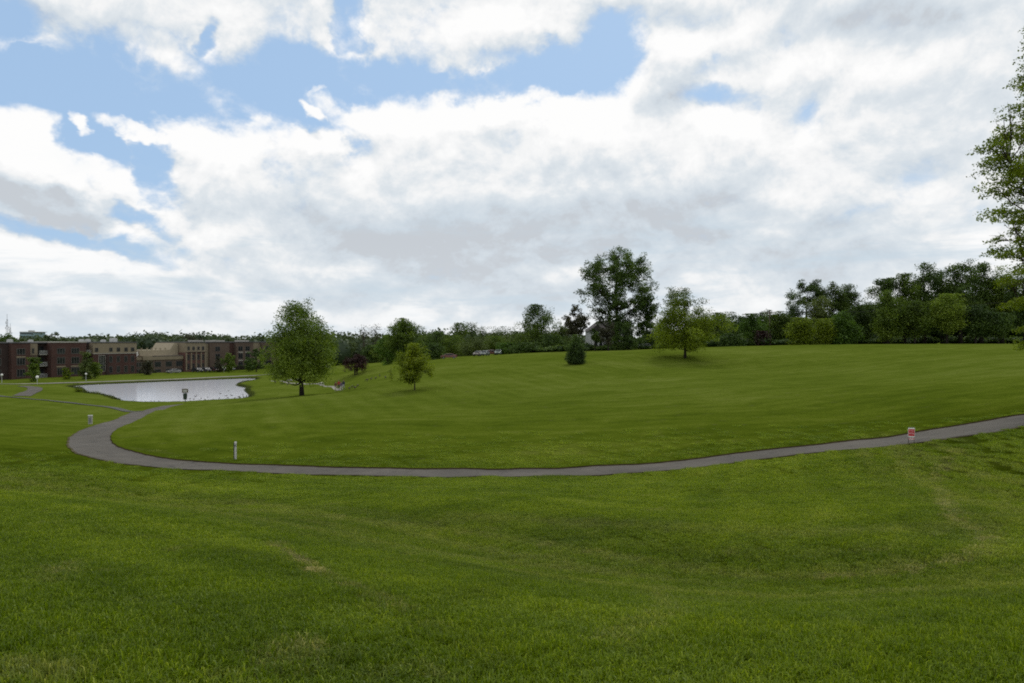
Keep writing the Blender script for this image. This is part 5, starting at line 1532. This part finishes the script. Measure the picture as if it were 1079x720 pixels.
GREY = [(50,208,90,14,-14,1.0,.6),(20,196,40,14,-10,.35,.8),(700,110,40,26,0,.5,.6),(470,262,200,36,-6,1.0,.7),(640,245,200,46,0,.85,.7),(880,270,90,44,10,.75,.7),
 (350,270,90,20,-5,.55,.7),(940,20,110,30,-10,.6,.7),(1010,8,60,16,0,.7,.7),(1000,130,80,60,0,.3,.8),(730,255,120,50,0,.4,.8),(560,306,260,16,0,.7,.8),(90,325,160,9,0,.5,.8),(200,300,110,9,-3,.35,.8),
 (800,200,150,40,0,.3,.8),(400,300,140,9,0,.4,.8),(290,215,60,18,-20,.25,.8)]
WHITE = [(50,158,90,20,-24,1.2,.5),(360,282,34,12,0,.9,.6),(60,270,80,22,-8,.6,.7),(250,250,90,30,-10,.5,.8),(450,130,90,24,0,.6,.7),(590,122,60,22,0,.7,.7),
 (590,292,50,12,-12,.7,.7),(770,300,90,26,-10,.55,.8),(930,210,120,20,-4,.6,.8),(990,265,70,30,0,.55,.8),(830,150,120,30,-8,.4,.8),(240,165,70,24,-20,.6,.7),(120,300,120,10,-4,.5,.8),(490,25,70,22,0,.6,.7)]

def sky_world():
    w = bpy.data.worlds.new('World'); scene.world = w; w.use_nodes = True
    w.cycles.sampling_method = 'MANUAL'; w.cycles.sample_map_resolution = 256
    nt = w.node_tree
    for n in list(nt.nodes): nt.nodes.remove(n)
    out = N(nt, 'ShaderNodeOutputWorld'); bg = N(nt, 'ShaderNodeBackground')
    nt.links.new(bg.outputs[0], out.inputs[0])
    sky = N(nt, 'ShaderNodeTexSky', sky_type='NISHITA'); sky.sun_disc = False
    sky.sun_elevation = R(SUN_EL); sky.sun_rotation = R(SUN_AZ); sky.air_density = 1.0; sky.dust_density = 1.2; sky.ozone_density = 1.0
    # cloud density as a function of the direction
    g = bpy.data.node_groups.new('cloud_density', 'ShaderNodeTree')
    g.interface.new_socket('Offset', in_out='INPUT', socket_type='NodeSocketFloat')
    for nm in ('Density', 'Fbm', 'Grey', 'White'):
        g.interface.new_socket(nm, in_out='OUTPUT', socket_type='NodeSocketFloat')
    gi = N(g, 'NodeGroupInput'); go = N(g, 'NodeGroupOutput')
    tc = N(g, 'ShaderNodeTexCoord'); sx = N(g, 'ShaderNodeSeparateXYZ'); g.links.new(tc.outputs['Generated'], sx.inputs[0])
    az = math_node(g, 'ARCTAN2', sx.outputs[0], sx.outputs[1])
    el = math_node(g, 'ADD', math_node(g, 'ARCSINE', sx.outputs[2]), gi.outputs[0])
    ae = N(g, 'ShaderNodeCombineXYZ'); g.links.new(az, ae.inputs[0]); g.links.new(el, ae.inputs[1])
    # cloud-layer coordinates: the sky seen as a sheet overhead, flatter towards the horizon
    
    pv = N(g, 'ShaderNodeCombineXYZ')
    g.links.new(math_node(g, 'MULTIPLY', math_node(g, 'SINE', az), 1.7), pv.inputs[0])
    g.links.new(math_node(g, 'MULTIPLY', math_node(g, 'COSINE', az), 1.7), pv.inputs[1])
    g.links.new(math_node(g, 'MULTIPLY', math_node(g, 'POWER', math_node(g, 'MAXIMUM', math_node(g, 'ADD', el, .06), 0.001), 0.75), 2.3), pv.inputs[2])
    # warp the layout
    wn = N(g, 'ShaderNodeTexNoise'); wn.inputs['Scale'].default_value = 5.5; wn.inputs['Detail'].default_value = 5; wn.inputs['Roughness'].default_value = 0.6
    g.links.new(pv.outputs[0], wn.inputs['Vector'])
    wv = N(g, 'ShaderNodeVectorMath', operation='SUBTRACT'); g.links.new(wn.outputs['Color'], wv.inputs[0]); wv.inputs[1].default_value = (.5,.5,.5)
    ws = N(g, 'ShaderNodeVectorMath', operation='MULTIPLY'); g.links.new(wv.outputs[0], ws.inputs[0]); ws.inputs[1].default_value = (.12,.09,0)
    wa = N(g, 'ShaderNodeVectorMath', operation='ADD'); g.links.new(ae.outputs[0], wa.inputs[0]); g.links.new(ws.outputs[0], wa.inputs[1])
    vec = wa.outputs[0]
    def chain(v, dep):
        ma = N(g, 'ShaderNodeVectorMath', operation='MULTIPLY_ADD'); g.links.new(dep, ma.inputs[0])
        ma.inputs[1].default_value = (1e-7,)*3; g.links.new(v, ma.inputs[2]); return ma.outputs[0]
    blue = ellipses(g, vec, BLUE); puff = ellipses(g, chain(vec, blue), PUFF); grey = ellipses(g, chain(vec, puff), GREY); white = ellipses(g, chain(vec, grey), WHITE)
    fb = noise_n(g, pv.outputs[0], 5.0, 10, 0.60, 0.25)
    fb2 = noise_n(g, pv.outputs[0], 15.0, 8, 0.62, 0.3)
    f = math_node(g, 'ADD', math_node(g, 'MULTIPLY', fb, 0.75), math_node(g, 'MULTIPLY', fb2, 0.25))
    cov = math_node(g, 'SUBTRACT', 1.0, blue)
    cov = math_node(g, 'MAXIMUM', cov, puff)
    d = math_node(g, 'ADD', cov, math_node(g, 'MULTIPLY', math_node(g, 'SUBTRACT', f, 0.5), 2.7))
    g.links.new(d, go.inputs[0]); g.links.new(fb, go.inputs[1]); g.links.new(grey, go.inputs[2]); g.links.new(white, go.inputs[3])
    a = N(nt, 'ShaderNodeGroup'); a.node_tree = g
    b = N(nt, 'ShaderNodeGroup'); b.node_tree = g; b.inputs[0].default_value = 0.028
    al = N(nt, 'ShaderNodeMapRange', interpolation_type='SMOOTHSTEP'); al.inputs[1].default_value = 0.15; al.inputs[2].default_value = 0.80
    nt.links.new(a.outputs[0], al.inputs[0])
    # body shading: where there is more cloud above, it is greyer; billows from the difference of the two densities
    thick = math_node(nt, 'SUBTRACT', b.outputs[0], a.outputs[0])
    sh = math_node(nt, 'ADD', 0.27, math_node(nt, 'MULTIPLY', thick, 0.75))
    sh = math_node(nt, 'ADD', sh, math_node(nt, 'MULTIPLY', a.outputs[2], 0.78))
    sh = math_node(nt, 'SUBTRACT', sh, math_node(nt, 'MULTIPLY', a.outputs[3], 0.34))
    sh = math_node(nt, 'ADD', sh, math_node(nt, 'MULTIPLY', math_node(nt, 'SUBTRACT', a.outputs[1], 0.5), -0.55), clamp=True)
    cc = ramp(nt, sh, [(0.0, (0.99,0.99,0.985)), (0.25, (0.90,0.91,0.915)), (0.5, (0.74,0.79,0.83)), (0.8, (0.63,0.695,0.755)), (1.0, (0.57,0.61,0.655))])
    # blue behind
    tcw = N(nt, 'ShaderNodeTexCoord'); sw = N(nt, 'ShaderNodeSeparateXYZ'); nt.links.new(tcw.outputs['Generated'], sw.inputs[0])
    bl = mixc(nt, 1.0, sky.outputs[0], (0.088,0.094,0.086), 'MULTIPLY')
    bl = mixc(nt, 0.75, bl, (0.42,0.615,0.90))
    # haze near the horizon
    hz = N(nt, 'ShaderNodeMapRange'); hz.inputs[1].default_value = 0.0; hz.inputs[2].default_value = 0.14; hz.inputs[3].default_value = 0.30; hz.inputs[4].default_value = 0.0
    nt.links.new(sw.outputs[2], hz.inputs[0])
    c = mixc(nt, al.outputs[0], bl, cc)
    # bluish streaks between the flat far cloud bases
    azw = math_node(nt, 'ARCTAN2', sw.outputs[0], sw.outputs[1]); sv = N(nt, 'ShaderNodeCombineXYZ')
    nt.links.new(math_node(nt, 'MULTIPLY', math_node(nt, 'SINE', azw), 3.0), sv.inputs[0]); nt.links.new(math_node(nt, 'MULTIPLY', sw.outputs[2], 16.0), sv.inputs[1])
    nt.links.new(math_node(nt, 'MULTIPLY', math_node(nt, 'COSINE', azw), 3.0), sv.inputs[2])
    sn = noise_n(nt, sv.outputs[0], 1.5, 7, 0.62, 0.4)
    st = N(nt, 'ShaderNodeMapRange', interpolation_type='SMOOTHSTEP'); st.inputs[1].default_value = 0.47; st.inputs[2].default_value = 0.68; nt.links.new(sn, st.inputs[0])
    band = N(nt, 'ShaderNodeMapRange', interpolation_type='SMOOTHSTEP'); band.inputs[1].default_value = 0.10; band.inputs[2].default_value = 0.24; band.inputs[3].default_value = 0.75; band.inputs[4].default_value = 0.0
    nt.links.new(sw.outputs[2], band.inputs[0])
    c = mixc(nt, math_node(nt, 'MULTIPLY', st.outputs[0], band.outputs[0]), c, (0.56,0.67,0.76))
    c = mixc(nt, hz.outputs[0], c, (0.74,0.80,0.85))
    # below the horizon: ground haze
    lo = N(nt, 'ShaderNodeMapRange'); lo.inputs[1].default_value = -0.02; lo.inputs[2].default_value = 0.0
    nt.links.new(sw.outputs[2], lo.inputs[0])
    c = mixc(nt, lo.outputs[0], (0.10,0.12,0.07), c)
    nt.links.new(c, bg.inputs[0]); bg.inputs[1].default_value = 1.0
sky_world()
scene.view_settings.view_transform = 'Standard'; scene.view_settings.look = 'None'; scene.view_settings.exposure = 0
scene.cycles.max_bounces = 5; scene.cycles.diffuse_bounces = 3; scene.cycles.transparent_max_bounces = 6
scene.cycles.use_denoising = False

scene.cycles.pixel_filter_type = 'BLACKMAN_HARRIS'; scene.cycles.filter_width = 1.9
